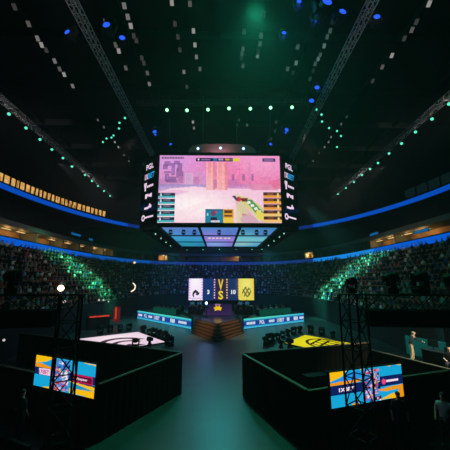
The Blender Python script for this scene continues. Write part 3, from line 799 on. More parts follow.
# ------------------------------------------------------------------ stage
STZ = 1.5
st = thing('stage', 'dark pointed stage with wooden steps at the middle of the arena floor', 'stage')
hexa = [(-.2, 31.2), (2.3, 35.2), (2.8, 37.7), (5.9, 46.6), (-5.9, 46.6), (-3.2, 37.7), (-2.65, 35.2)]
m = MB(); m.prism(hexa, 0, STZ); m.build('deck', M_desk, st)
NS = 5
for k in range(NS):
    f = 1.35 - k * .27; zt = STZ * (k + .85) / NS
    poly = [(-.2, 31.2 - f * 1.05), (2.3 + f * .30, 35.2 - f * .25), (2.5 + f * .2, 36.1), (-2.85 - f * .2, 36.1), (-2.65 - f * .30, 35.2 - f * .25)]
    q = MB(); q.prism(poly, 0, zt); s_ = q.build('step', M_desk, st)
    q = MB()
    for a, b in ((poly[4], poly[0]), (poly[0], poly[1])):
        a, b = Vector(a), Vector(b); d = (b - a).normalized(); nr = Vector((d.y, -d.x)); c = (a + b) / 2 + nr * .012
        q.box((c.x, c.y, zt - .10), ((b - a).length, .03, .17), math.atan2(d.y, d.x))
    q.build('riser_board', M_wood, s_)
m = MB(); m.prism([(-.2, 31.24), (2.28, 35.2), (2.75, 37.6), (-3.15, 37.6), (-2.63, 35.2)], STZ, STZ + .02); m.build('stage_floor_cover', mat('stage_vinyl', (.05, .05, .06, 1), .25), st)

def wing(P0, P1, back, label, marks, flip):
    P0, P1 = Vector(P0), Vector(P1); t = thing('stage_wing', label, 'stage wing')
    m = MB(); m.prism([tuple(P0), tuple(P1)] + back, 0, 1.16); m.build('platform', M_desk, t)
    a, b = (P1, P0) if flip else (P0, P1)
    d = (b - a).normalized(); nr = Vector((d.y, -d.x)); off = nr * .08
    cv = Canvas(160, 16, (22, 84, 160))
    cv.grad_v(0, .28, (70, 214, 226), (26, 110, 190)); cv.grad_v(.72, 1, (26, 110, 190), (70, 200, 224)); cv.soft(.55 if flip else .3, .0, .5, .22, (90, 230, 190), .8)
    cv.grad_v(.26, .74, (26, 70, 150), (22, 64, 146))
    A = Vector((a.x + off.x, a.y + off.y, 0)); B = Vector((b.x + off.x, b.y + off.y, 0)); Z = Vector((0, 0, 1))
    sc = cv.build('display', [A + Z * 1.2, B + Z * 1.2, B + Z * .04, A + Z * .04], led_mat('led_wing', 1.0), t)
    m = MB(); c = (a + b) / 2 + nr * .04; m.box((c.x, c.y, .62), ((b - a).length, .06, 1.24), math.atan2(d.y, d.x)); m.build('board_housing', M_black, t)
    X = Vector((d.x, d.y, 0)); L = (b - a).length; O = A + Vector((nr.x, nr.y, 0)) * .03
    W = emis('led_white', S(214, 226, 240), 1.0)
    for u, kind, w in marks:
        p = O + X * (u * L) + Z * .62
        if kind in ('PGL', '1XBET'): text_part(kind, 'lettering', W, sc, p, X, Z, .46, .03, w * L)
        else:
            q = MB(); n = int(kind)
            for k in range(n): q.box(p + X * ((k - (n - 1) / 2) * w * L / n), (w * L / n * .72, .02, .30 if n > 3 else .46), math.atan2(d.y, d.x))
            q.build('sponsor_lettering', W, sc)
    return t
mk = [(.07, '6', .09), (.19, 'PGL', .06), (.29, '5', .08), (.42, '1XBET', .11), (.55, '2', .04), (.71, '3', .08), (.87, '6', .13)]
wing((-3.32, 37.75), (-12.6, 48.4), [(-9.5, 53), (-6.05, 53), (-6.05, 46.5)], 'left stage wing faced with a bright cyan sponsor LED board', mk, True)
mk = [(.10, '6', .13), (.27, 'PGL', .08), (.42, '5', .09), (.57, '1XBET', .12), (.70, '2', .05), (.84, '3', .08), (.95, '6', .08)]
wing((2.9, 37.75), (12.0, 44.3), [(10.5, 52), (6.05, 52), (6.05, 46.5)], 'right stage wing faced with a bright cyan sponsor LED board', mk, False)

# score wall behind the stage
sw = thing('score_screen', 'wide score screen behind the stage, white team panel left and yellow team panel right', 'screen', (0, 0, 0))
X0, X1, Zt, Zb, YS = -4.4, 4.95, 6.05, 3.0, 44.0
m = MB(); m.box(((X0 + X1) / 2, YS + .15, (Zt + Zb) / 2), (X1 - X0 + .1, .26, Zt - Zb + .1)); m.box(((X0 + X1) / 2, YS + .2, (Zb + STZ) / 2 + .01), (X1 - X0 - .6, .3, Zb - STZ - .02)); m.build('frame', M_black, sw)
cv = Canvas(136, 48, (18, 26, 66))
cv.rect(.0, 0, .215, 1, (244, 226, 252)); cv.soft(.1, .1, .12, .6, (255, 248, 255), .9)
cv.rect(.215, 0, .385, 1, (24, 50, 104)); cv.rect(.60, 0, .768, 1, (26, 48, 96)); cv.rect(.385, 0, .6, 1, (44, 34, 66))
cv.rect(.768, 0, 1, 1, (226, 214, 84)); cv.soft(.88, .3, .1, .5, (244, 236, 130), .8)
for y in np.arange(.05, 1, .12):
    for x, c in ((.396, (236, 190, 240)), (.585, (240, 196, 130)), (.765, (255, 190, 60)), (.985, (255, 180, 60)), (.012, (210, 150, 240)), (.205, (220, 160, 240))): cv.disc(x, y, .011, .035, c)
# crested dragon-like crest, drawn as a dark swoosh
cv.poly([(.055, .78), (.065, .62), (.10, .52), (.13, .56), (.155, .66), (.17, .64), (.15, .78), (.13, .7), (.105, .64), (.085, .7), (.08, .8)], (30, 20, 40)); cv.disc(.128, .72, .018, .06, (40, 26, 48)); cv.poly([(.06, .84), (.075, .76), (.09, .86)], (40, 26, 48))
# round woven crest on the yellow panel
d2 = ((cv.x - .885) / .068) ** 2 + ((cv.y - .62) / .24) ** 2
cv.put((d2 < 1) & (((np.sin((cv.x - .885) * 110 + (cv.y) * 22) > .25) | (np.sin((cv.x - .885) * 110 - (cv.y) * 22) > .35))), (70, 66, 26), .85)
cv.rect(.02, .9, .2, .92, (120, 90, 150), .7)
scn = cv.build('display', [(X0, YS, Zt), (X1, YS, Zt), (X1, YS, Zb), (X0, YS, Zb)], led_mat('led_score', 1.0), sw)
Yl = emis('led_yellow', S(236, 206, 44), 1.0); Wl = emis('led_white', S(214, 226, 240), 1.0)
def sx(u): return X0 + (X1 - X0) * u
text_part('3', 'score_digit', Wl, scn, (sx(.30), YS - .03, 4.15), (1, 0, 0), (0, 0, 1), .62, .05)
text_part('10', 'score_digit', Wl, scn, (sx(.685), YS - .03, 4.15), (1, 0, 0), (0, 0, 1), .62, .05)
text_part('V', 'lettering', Yl, scn, (sx(.49), YS - .03, 5.2), (1, 0, 0), (0, 0, 1), 1.5, .03, .75)
text_part('S', 'lettering', Yl, scn, (sx(.49), YS - .03, 3.72), (1, 0, 0), (0, 0, 1), 1.2, .03, .7)
# low violet screen with a yellow emblem
tp = thing('plinth_screen', 'low violet screen with a yellow emblem standing on the stage', 'screen')
m = MB(); m.box((-.12, 38.3, STZ + .74), (3.4, .2, 1.46)); m.build('case', M_black, tp)
cv = Canvas(60, 28, (62, 40, 104)); cv.grad_v(0, 1, (50, 40, 96), (84, 54, 120)); cv.rect(.36, 0, .58, .16, (226, 160, 214)); 
dsp = cv.build('display', [(-1.78, 38.18, STZ + 1.42), (1.54, 38.18, STZ + 1.42), (1.54, 38.18, STZ + .04), (-1.78, 38.18, STZ + .04)], led_mat('led_plinth', .4), tp)
q = MB()
ex, ez = -.2, STZ + .92
pts = [(-.55, .05), (-.3, .12), (-.22, .3), (0, .16), (.2, .32), (.3, .12), (.55, .06), (.38, -.12), (.42, -.3), (0, -.22), (-.4, -.32), (-.36, -.12)]
q.add([(ex + a, 38.15, ez + b) for a, b in pts], [tuple(range(len(pts)))]); q.build('emblem', emis('led_gold', S(236, 190, 30), 1.0), dsp)

# ------------------------------------------------------------------ LED floor pictures
def floor_screen(name, label, q, cv, strength):
    t = thing(name, label, 'floor screen')
    cen = sum((Vector(p) for p in q), Vector((0, 0))) / 4
    m = MB(); m.prism([tuple(cen + (Vector(p) - cen) * 1.03) for p in q], 0, .10); m.build('tray', M_black, t)
    cv.build('display', [(p[0], p[1], .112) for p in q], led_mat('led_floor' + label[:6], strength), t)
    return t
cvL = Canvas(110, 120, (236, 208, 226)); cvL.soft(.5, .3, .5, .4, (255, 236, 244), .8)
# curved dark crest
def arc(cv, cx, cy, r0, r1, a0, a1, col, al=1):
    ang = np.degrees(np.arctan2(cv.y - cy, cv.x - cx)) % 360; rr = np.hypot(cv.x - cx, cv.y - cy)
    cv.put((rr > r0) & (rr < r1) & (((ang - a0) % 360) < ((a1 - a0) % 360)), col, al)
arc(cvL, .47, .66, .26, .36, 150, 330, (60, 40, 60)); arc(cvL, .5, .78, .16, .24, 190, 350, (70, 46, 66)); cvL.poly([(.74, .44), (.86, .62), (.7, .6)], (60, 40, 60)); cvL.poly([(.3, .9), (.5, .8), (.7, .95), (.5, 1)], (60, 40, 60))
floor_screen('floor_screen', 'glowing white LED floor square with a dark curved crest, left of the stage', [(-13.8, 31.3), (-9.1, 35.3), (-5.0, 29.6), (-9.7, 25.6)], cvL, 1.0)
cvR = Canvas(110, 120, (214, 204, 28)); cvR.soft(.4, .4, .5, .5, (240, 230, 40), .7)
for (a, b, c, d) in ((.25, .35, .95, .40), (.35, .52, .9, .57), (.30, .7, .75, .75), (.2, .85, .9, .9)): cvR.rect(a, b, c, d, (44, 42, 8))
for x in (.34, .52, .70, .86): cvR.poly([(x, .4), (x + .05, .4), (x - .02, .86), (x - .07, .86)], (44, 42, 8))
arc(cvR, .58, .62, .36, .42, 200, 20, (50, 48, 8))
floor_screen('floor_screen', 'glowing yellow LED floor square with a dark lined crest, right of the stage', [(6.04, 28.98), (9.04, 33.08), (12.4, 28.2), (9.4, 24.0)], cvR, .9)
# moving lights standing round the floor pictures
mp = moving_head('moving_light', 'x', 'moving light', M_lens, 1.25)
def around(pts, side, first):
    for i, (x, y) in enumerate(pts):
        global mp
        loc = at_z(x, y, 0.0)
        o = mp if first and i == 0 else dup(mp, loc)
        o.location = loc; o.rotation_euler = (0, 0, random.uniform(0, 6)); s = random.uniform(.85, 1.2); o.scale = (s, s, s)
        o['group'] = 'dark moving lights round the %s floor screen' % side
        o['label'] = 'dark moving light standing by the edge of the %s floor screen' % ('white' if side == 'white' else 'yellow')
around([(143, 334), (149, 335.3), (154, 336.8), (159, 338.5), (164, 340.8), (168, 344.5), (170.5, 346), (135.5, 348), (149.5, 346), (100, 334.3), (110, 333), (120, 331.5), (129, 330.8)], 'white', True)
around([(266, 345.5), (269.5, 343.5), (273.5, 341.8), (278, 340), (283, 338), (288, 336.3), (294, 334.8), (300, 333.4), (281, 348), (290, 349), (311, 333.5), (322, 335.5), (333, 338)], 'yellow', False)
# ------------------------------------------------------------------ players and crew
def person(name, label, J, loc, rz, mats, hair=True, sub=2, group=None, sleeves=False):
    J, B = figure(J, name, None)
    if sleeves: B = [(a, b, 1 if a[:2] == 'el' else m_) for a, b, m_ in B]
    me = skin_mesh('body', J, B, 'pelvis', mats, sub)
    o = bpy.data.objects.new(name, me); C.objects.link(o); o.location = loc; o.rotation_euler = (0, 0, rz)
    tag(o, label, 'person', group)
    if hair:
        h = Vector(J['head'][0]); c = Vector(J['crown'][0]); up = (c - h).normalized()
        q = MB(); q.ball((0, 0, 0), .098, 12, 9, sc=(.88, 1.03, .82)); keep = q
        ho = q.build('hair', M_hair, o); p = h + up * .045; ho.location = (p.x, p.y - .022, p.z)
        for pl_ in ho.data.polygons: pl_.use_smooth = True
    KIDS[o.name] = [ch for ch in bpy.data.objects if ch.parent == o]
    return o
def desk(label, loc, rz, L, h=.74, front=None):
    t = thing('player_desk', label, 'desk', loc, rz)
    m = MB(); m.box((0, 0, h - .02), (L, .8, .04)); m.build('desk_top', M_desk, t)
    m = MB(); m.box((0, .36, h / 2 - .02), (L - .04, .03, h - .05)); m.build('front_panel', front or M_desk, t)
    for s in (-1, 1):
        q = MB(); q.box((s * (L / 2 - .04), 0, h / 2 - .02), (.05, .7, h - .045)); q.build('leg', M_desk, t)
    return t
def monitor_proto():
    t = thing('monitor', 'x', 'monitor')
    m = MB(); m.box((0, 0, .33), (.58, .04, .36)); m.build('case', M_black, t, bevel=.008)
    m = MB(); m.box((0, -.023, .33), (.55, .006, .32)); m.build('display', emis('monitor_glow', S(40, 90, 120), .8), t)
    m = MB(); m.tube((0, .02, .01), (0, .02, .2), .025); m.box((0, .02, .008), (.26, .2, .016)); m.build('stand', M_steel, t)
    return remember(t)
def chair_proto():
    t = thing('gaming_chair', 'x', 'chair')
    m = MB(); m.box((0, 0, .32), (.5, .5, .09)); m.build('seat', M_black, t, bevel=.02)
    m = MB(); m.box((0, -.36, .78), (.5, .09, .82)); m.build('backrest', M_black, t, bevel=.03)
    m = MB(); m.tube((0, 0, .06), (0, 0, .28), .035)
    for k in range(5): m.tube((0, 0, .07), (.28 * math.cos(k * 1.2566), .28 * math.sin(k * 1.2566), .04), .025, n=5)
    m.build('base', M_steel, t)
    return remember(t)
monp, chp, firstmon, plp = monitor_proto(), chair_proto(), True, None
typing = dict(ell=(-.24, .1, .74), wrl=(-.16, .36, .83), hal=(-.13, .42, .83), elr=(.24, .1, .74), wrr=(.16, .36, .83), har=(.13, .42, .83))
ORD5 = ORD[:5]
for side, c, rz in (('left', Vector((-7.6, 44.6)), math.radians(-49 + 180)), ('right', Vector((7.6, 43.2)), math.radians(36 + 180))):
    X = Vector((math.cos(rz), math.sin(rz))); Yd = Vector((-X.y, X.x))
    desk('long black player desk on the %s stage wing' % side, (c.x, c.y, 1.17), rz, 6.2, front=emis('desk_spill_green', S(8, 66, 52), 1.0))  # desk front glows in place of teal light spilled over the wing
    for i in range(5):
        p = c + X * ((i - 2) * 1.2)
        lab = '%s of five monitors along the %s player desk, counted from the stage middle' % (ORD5[i if (side == 'left') == (X.x > 0) else 4 - i], side)
        pos = (p.x + Yd.x * .08, p.y + Yd.y * .08, 1.17 + .742)
        o = monp if firstmon else dup(monp, pos, rz)
        o.location = pos; o.rotation_euler = (0, 0, rz); o['label'] = lab; o['group'] = 'monitors on the %s player desk' % side
        q = p - Yd * .72; q2 = p - Yd * .78
        o = chp if firstmon else dup(chp)
        o.location = (q2.x, q2.y, 1.17); o.rotation_euler = (0, 0, rz); o['label'] = 'black gaming chair at the %s player desk, behind the %s monitor' % (side, lab.split()[0]); o['group'] = 'gaming chairs at the %s player desk' % side
        lab2 = 'person in a dark shirt seated behind the %s monitor of the %s player desk' % (lab.split()[0], side)
        if plp is None: plp = person('person', lab2, seated(**typing), (q.x, q.y, 1.225), rz, [M_skin, M_shirt, M_denim, M_black], sub=1); o = plp
        else: o = dup(plp, (q.x, q.y, 1.225), rz, lab2)
        o['group'] = 'players at the %s desk' % side
        firstmon = False
# people standing on the stage
crew = [((200.5, 316), 36.2, 2.4, joints(), 'person in dark clothes standing on stage left of the violet screen'),
        ((237.5, 316.5), 36.0, 2.9, joints(wrr=(.2, .25, 1.2), har=(.18, .32, 1.25)), 'person in dark clothes on stage right of the violet screen, one forearm raised'),
        ((243, 316.5), 36.4, 3.4, joints(), 'person in dark clothes on stage, furthest right beside the raised forearm')]
for (px, py), Y, rz, J, lab in crew:
    person('person', lab, J, ((px - 219.5) / 300 * Y, Y, STZ + .021), rz, [M_skin, M_shirt, M_denim, M_black], sub=1)
# control desks either side of the violet screen
for side, x, L in (('left', -3.0, 1.9), ('right', 3.1, 2.4)):
    desk('black control desk on the stage, on the %s of the violet screen' % side, (x, 39.6, STZ + .021), PI, L, 1.05)
    for k in range(2):
        pos = (x + (k - .5) * .9, 39.55, STZ + .022 + 1.05)
        dup(monp, pos, 0, '%s monitor on the %s stage control desk' % (('outer', 'inner')[(k == 0) == (side == 'right')], side), 'monitors on the stage control desks')
        person('person', 'person in dark clothes standing behind the %s stage control desk, %s one' % (side, ('outer', 'inner')[(k == 0) == (side == 'right')]), joints(), (x + (k - .5) * 1.0, 40.55, STZ + .022), PI, [M_skin, M_shirt, M_denim, M_black], sub=1)
# blue beam lamp on the stage
bl = moving_head('moving_light', 'bright blue beam light on a pole at the left of the stage', 'moving light', emis('lens_beam', (.25, .55, 1.0, 1), 14.0), 1.15)
bl.location = ((207 - 219.5) / 300 * 37.0, 36.9, STZ + 1.06); bl.rotation_euler = (0, 0, 0)
m = MB(); m.tube((0, 0, -1.0 + .02), (0, 0, 0), .05); m.box((0, 0, -1.0 + .02), (.5, .5, .04)); m.build('pole', M_steel, bl)
lamp('POINT', (bl.location.x, 36.4, STZ + 1.7), 60, (.2, .45, 1), None, .15)

# ------------------------------------------------------------------ camera pits
def barrier(label, a, b, h, rail=M_rim, th=.10):
    a, b = Vector(a), Vector(b); d = (b - a).normalized(); c = (a + b) / 2; L = (b - a).length
    t = thing('drape_barrier', label, 'barrier', (c.x, c.y, 0), math.atan2(d.y, d.x))
    m = MB(); n = max(2, int(L / .35)); vs = []
    for i in range(n * 4 + 1):
        x = -L / 2 + L * i / (n * 4); w = .018 * math.sin(i * PI / 2)
        vs += [(x, -th / 2 + w, 0.0), (x, -th / 2 + w, h - .04), (x, th / 2 + w, h - .04), (x, th / 2 + w, 0.0)]
    fs = []
    for i in range(n * 4):
        p, q = i * 4, i * 4 + 4
        fs += [(p, q, q + 1, p + 1), (p + 1, q + 1, q + 2, p + 2), (p + 2, q + 2, q + 3, p + 3)]
    fs += [(0, 1, 2, 3), (n * 16 + 3, n * 16 + 2, n * 16 + 1, n * 16)]
    m.add(vs, fs); m.build('drape', M_drape, t)
    m = MB(); m.box((0, 0, h - .02), (L, th + .04, .04)); m.build('top_rail', rail, t)
    return t
AL = Vector((-1.94, 16.9)); uL = Vector((-.895, .446)); vL = Vector((-.446, -.895))
AR = Vector((1.2, 16.6)); uR = Vector((.9455, .3256)); vR_ = Vector((.3256, -.9455))
barrier('long black draped barrier at the back of the left pit', AL + uL * .07, AL + uL * 14, 2.0)
barrier('black draped barrier along the left edge of the middle aisle', AL + vL * .09, AL + vL * 5.5, 2.0)
barrier('black draped barrier at the back of the right pit', AR + uR * .07, AR + uR * 8.5, 2.0)
barrier('black draped barrier along the right edge of the middle aisle', AR + vR_ * .09, AR + vR_ * 5.65, 2.0)
BR = AR + uR * 8.62; wR = Vector((.385, -.923)); nR = Vector((.923, .385))
barrier('lower black barrier in front of the standing man', BR, BR + wR * 8.5, 1.55)
FL = AL + vL * 5.6; FR = AR + vR_ * 5.75
barrier('black draped barrier under the left sponsor screen', FL, FL + uL * 12.5, 2.0)
barrier('black draped barrier under the right sponsor screen', FR, FR + uR * 7.7, 2.0)
barrier('low steel cable guard on the floor before the left sponsor screen', (-6.3, 11.3), (-9.4, 12.9), .3, M_steel)
def shade_sheet(label, poly):  # black sheets added where the floor only lies in shade
    m = MB(); m.prism(poly, .001, .012); o = m.build('black_shade_sheet', mat('shade_sheet_black', (.0035, .0035, .004, 1), .98, noise=.5, scale=6, spec=.02)); tag(o, label, 'shade_sheet')
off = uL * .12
shade_sheet('black sheet added for the shade inside the left pit', [tuple(AL + uL * .3 + vL * .3), tuple(AL + uL * 13 + vL * .3), tuple(FL + uL * 12 - vL * .3), tuple(FL + uL * .3 - vL * .3)])
shade_sheet('black sheet added for the shade inside the right pit', [tuple(AR + uR * .3 + vR_ * .3), tuple(AR + uR * 8.1 + vR_ * .3), tuple(FR + uR * 7.4 - vR_ * .3), tuple(FR + uR * .3 - vR_ * .3)])
shade_sheet('black sheet added for the shade before the right sponsor screen', [tuple(FR + vR_ * .3), tuple(FR + vR_ * .3 + uR * 7), (11, 4), (5.2, 4)])
shade_sheet('black sheet added for the shade round the left tower', [tuple(FL + vL * .3), (-5.9, 7.0), (-7.2, 9.6), (-6.3, 10.4), tuple(FL + vL * .6 + uL * 1.6)])

# LED sponsor screens in the pits
def sponsor(label, a, b, h, left, z00):
    a, b = Vector(a), Vector(b); d = (b - a).normalized(); nr = Vector((d.y, -d.x)); L = (b - a).length
    t = thing('sponsor_screen', label, 'screen')
    A = Vector((a.x, a.y, 0)); X = Vector((d.x, d.y, 0)); Z = Vector((0, 0, 1)); Nn = Vector((nr.x, nr.y, 0)); rz = math.atan2(d.y, d.x)
    z0 = z00
    m = MB(); c = A + X * (L / 2) - Nn * .06; m.box((c.x, c.y, z0 + h / 2), (L + .06, .1, h + .06), rz); m.build('case', M_black, t)
    for s in (.15, .85):
        q = MB(); p = A + X * (L * s) - Nn * .06; q.box((p.x, p.y, z0 - .15), (.06, .08, .34), rz); q.box((p.x, p.y, z0 + .01), (.3, .1, .05), rz); q.build('bracket_arm', M_steel, t)
    cv = Canvas(150, 76, (22, 166, 216))
    YL, NV, OR = (248, 190, 18), (14, 32, 92), (240, 150, 20)
    if left:
        cv.poly([(0, 0), (.34, 0), (.2, .16), (.0, .26)], YL); cv.poly([(0, .26), (.14, .24), (.30, .32), (.30, .40), (0, .38)], OR); cv.poly([(.12, .25), (.3, .1), (.3, .33)], (24, 150, 214))
        cv.rect(0, .38, 1, .62, NV)
        cv.poly([(.62, .62), (.8, .66), (1, .68), (1, 1), (.62, .98)], YL); cv.poly([(.62, .66), (.8, .72), (1, .80), (.85, .82), (.62, .84)], (26, 150, 190)); cv.poly([(.6, .58), (1, .64), (1, .68), (.6, .63)], NV)
        cv.poly([(.14, 1), (.28, .94), (.3, 1)], YL); cv.poly([(.8, 0), (1, .02), (1, .05), (.85, .03)], YL)
        cv.poly([(.07, .405), (.28, .395), (.28, .60), (.085, .60)], (236, 210, 240))
        cv.rect(.66, .40, .97, .63, (206, 30, 84)); cv.rect(.675, .43, .955, .60, (104, 14, 50))
    else:
        cv.poly([(0, 0), (.22, 0), (.15, .16), (.0, .26)], YL); cv.poly([(.0, .3), (.2, .29), (.4, .28), (.4, .36), (0, .40)], OR); cv.poly([(0, .26), (.12, .22), (.22, .08), (.4, .02), (.4, .28), (0, .3)], (30, 144, 226))
        cv.rect(0, .38, .5, .66, NV); cv.rect(.62, .30, 1, .60, NV); cv.rect(.5, .36, .62, .62, NV)
        cv.poly([(.6, .7), (.8, .64), (1, .62), (1, 1), (.9, 1), (.93, .74), (.75, .76)], OR); cv.poly([(.64, .98), (.78, .88), (.9, .82), (.95, .9), (.9, 1)], (250, 186, 16))
        cv.poly([(.26, .97), (.34, .93), (.36, 1), (.27, 1)], OR); cv.poly([(.78, 0), (.84, 0), (.83, .04)], OR); cv.poly([(.90, .0), (1, 0), (.99, .03)], YL); cv.poly([(.40, 0), (.46, 0), (.42, .06)], YL)
    # tall collage of red, white and blue blocks in the middle
    x0, x1 = (.32, .60) if left else (.44, .64)
    cv.rect(x0, .04, x1, .98, (70, 120, 200), .8)
    for k in range(70):
        x, y = random.uniform(x0, x1), random.uniform(.06, .95); w, h_ = random.uniform(.01, .05), random.uniform(.02, .09)
        cv.poly([(x, y), (x + w, y - h_ * .4), (x + w, y + h_), (x - w * .3, y + h_ * .8)], random.choice(((226, 180, 214), (206, 40, 60), (240, 236, 244), (40, 60, 140), (120, 160, 226), (24, 20, 44), (236, 200, 110), (226, 120, 140))))
    dp = cv.build('display', [A + Z * (z0 + h), A + X * L + Z * (z0 + h), A + X * L + Z * z0, A + Z * z0], led_mat('led_sponsor', 1.0), t)
    def P(u, v): return A + X * (u * L) + Z * (z0 + h * (1 - v)) + Nn * .02
    W = emis('led_pinkish', S(246, 226, 246), 1.0); R_ = emis('led_crimson', S(196, 44, 110), 1.0)
    if left:
        text_part('1XBET', 'lettering', R_, dp, P(.18, .50), X, Z, h * .13, .03, L * .17)
        text_part('Waxpeer', 'lettering', W, dp, P(.795, .515), X, Z, h * .10, .02, L * .20)
    else:
        text_part('1XBET', 'lettering', W, dp, P(.20, .52), X, Z, h * .11, .04, L * .20)
        q = MB()
        for k in range(6): q.box(P(.765 + k * .03, .455), (L * .022, .02, h * .06), rz)
        q.build('sponsor_lettering', W, dp)
        q = MB(); c = P(.715, .46); N = 12
        q.add([c + X * (.10 * math.cos(2 * PI * k / N)) + Z * (.10 * math.sin(2 * PI * k / N)) for k in range(N)], [tuple(range(N))]); q.build('sponsor_dot', emis('led_rose', S(230, 70, 130), 1.0), dp)
    return t
sponsor('tilted looking cyan and yellow sponsor screen with a crimson box, in the left pit', FL + vL * .22 + uL * 3.26, FL + vL * .22 - uL * .11, 1.14, True, 1.60)
sponsor('cyan and navy sponsor screen with a collage middle, in the right pit', FR + vR_ * .22 + uR * .76, FR + vR_ * .22 + uR * 4.12, 1.15, False, 1.39)

# light towers with a beam of moving lights
def goalpost(label, base, end, rot):
    base, end = Vector(base), Vector(end); H = 5.25; s = .31
    t = thing('light_tower', label, 'truss tower', (base.x, base.y, 0))
    cs = [Vector((s * i, s * j, 0)) for i, j in ((-1, -1), (1, -1), (1, 1), (-1, 1))]
    R_ = Matrix.Rotation(rot, 4, 'Z'); cs = [R_ @ c for c in cs]
    for c in cs:
        m = MB(); m.tube(c + Vector((0, 0, .08)), c + Vector((0, 0, H)), .034, n=8); m.build('leg', M_truss_black, t)
    m = MB(); nb = 6
    for k in range(nb):
        z0, z1 = .08 + (H - .08) * k / nb, .08 + (H - .08) * (k + 1) / nb
        for i in range(4):
            a, b = cs[i], cs[(i + 1) % 4]
            m.tube((a if k % 2 else b) + Vector((0, 0, z0)), (b if k % 2 else a) + Vector((0, 0, z1)), .02, n=5)
            m.tube(a + Vector((0, 0, z1)), b + Vector((0, 0, z1)), .02, n=5)
    m.build('bracing', M_truss_black, t)
    m = MB(); m.box((0, 0, .05), (.75, .75, .05), rot)
    for k in range(2):
        m.box((0, 0, .055), (1.25 if k else .14, .14 if k else 1.25, .08), rot)
    m.build('base_plate', M_steel, t)
    D = Vector((end.x - base.x, end.y - base.y, 0)); d = D.normalized(); w = Vector((-d.y, d.x, 0)) * .26; a0 = d * .3 + Vector((0, 0, H - .5)); up = Vector((0, 0, .5))
    m = MB(); nb = 12; bc = [w, -w, -w + up, w + up]
    for c in bc: m.tube(a0 + c, a0 + c + D, .03, n=6)
    for k in range(nb):
        p, q = a0 + D * (k / nb), a0 + D * ((k + 1) / nb)
        for i in range(4): m.tube(p + bc[i], q + bc[(i + 1) % 4], .018, n=4)
    m.build('beam', M_truss_black, t)
    m = MB(); c = a0 + D * .5; m.box((c.x, c.y, H - .75), (D.length * .96, .5, .5), math.atan2(d.y, d.x)); m.build('beam_drape', M_drape, t)
    return H
TL, TR = Vector((-4.95, 10.35)), Vector((4.5, 10.35))
H = goalpost('black truss tower with a beam of dark moving lights in the left pit', TL, TL + Vector((-7.5, -.9)), PI / 4 - .2)
goalpost('black truss tower with a beam of dark moving lights in the right pit', TR, TR + Vector((6.2, -.9)), PI / 4 - .12)
tp_ = None
for side, T, e, fr in (('left', TL, Vector((-7.5, -.9)), (.20, .31, .42, .53, .66)), ('right', TR, Vector((6.2, -.9)), (.0, .155, .30, .45, .585))):
    for i, f in enumerate(fr):
        p = T + e * f + (e.normalized() * .3 if f > .01 else Vector((0, 0)))
        lab = '%s big dark moving light on the %s tower beam, counted from the tower' % (ORD[i], side)
        if tp_ is None: tp_ = moving_head('moving_light', lab, 'moving light', M_lens, 1.0); o = tp_
        else: o = dup(tp_)
        o.location = (p.x, p.y, H + .045); o['label'] = lab; o['group'] = 'moving lights on the %s tower beam' % side
        o.scale = (.75, .75, .82) if (side == 'right' and i == 0) else (random.uniform(1.0, 1.25),) * 3
        o.rotation_euler = (0, 0, random.uniform(-.5, .5) + (1.57 if i % 2 else 0))
        o.rotation_euler = (0, 0, (1.4 if i % 2 else 1.9) if not (side == 'right' and i == 0) else 0)
wl = lamp_proto('work_lamp', 'warm white work lamp glowing above the left tower beam', 'lamp', L_warm, 1.7)
p = at_y(61, 288, 24); wl.location = p; wl.rotation_euler = face_cam(p)
m = MB(); m.tube((0, 0, 0), (0, 0, .1), .02); 
# its stand
sd = wl
inv = wl.rotation_euler.to_matrix().inverted()
m = MB(); m.tube(inv @ Vector((0, 0, -.1)), inv @ Vector((0, 0, -p.z + .02)), .04); m.tube(inv @ Vector((-.5, 0, -p.z + .03)), inv @ Vector((.5, 0, -p.z + .03)), .03); m.tube(inv @ Vector((0, -.5, -p.z + .03)), inv @ Vector((0, .5, -p.z + .03)), .03); m.build('stand', M_steel, wl)

# right riser with the crew
rs = thing('crew_riser', 'black crew riser on the right behind the lower barrier', 'platform')
o0_, o1_ = BR + nR * .2, BR + wR * 8.5 + nR * .2
m = MB(); m.prism([tuple(o0_), tuple(o1_), tuple(o1_ + nR * 2.7), tuple(o0_ + nR * 2.7)], 0, 1.13); m.build('deck', M_desk, rs)
m = MB(); m.prism([tuple(o0_), tuple(o1_), tuple(o1_ + nR * 2.7), tuple(o0_ + nR * 2.7)], 1.13, 1.15); m.build('deck_carpet', M_drape, rs)
fw = thing('teal_lit_fence', 'cloth fence with teal light in its colour, along the back of the crew riser', 'fence')
a, b = BR + nR * 2.7 + wR * .3, BR + nR * 2.7 + wR * 7.5; d = (b - a).normalized(); c = (a + b) / 2
m = MB(); m.box((c.x, c.y, 1.15 + .55), ((b - a).length, .06, 1.1), math.atan2(d.y, d.x)); m.build('cloth', M_teal_lit, fw)
for k in range(5):
    p = a + (b - a) * (k / 4); q = MB(); q.box((p.x, p.y, 1.73), (.06, .1, 1.16), math.atan2(d.y, d.x)); q.build('post', M_steel, fw)
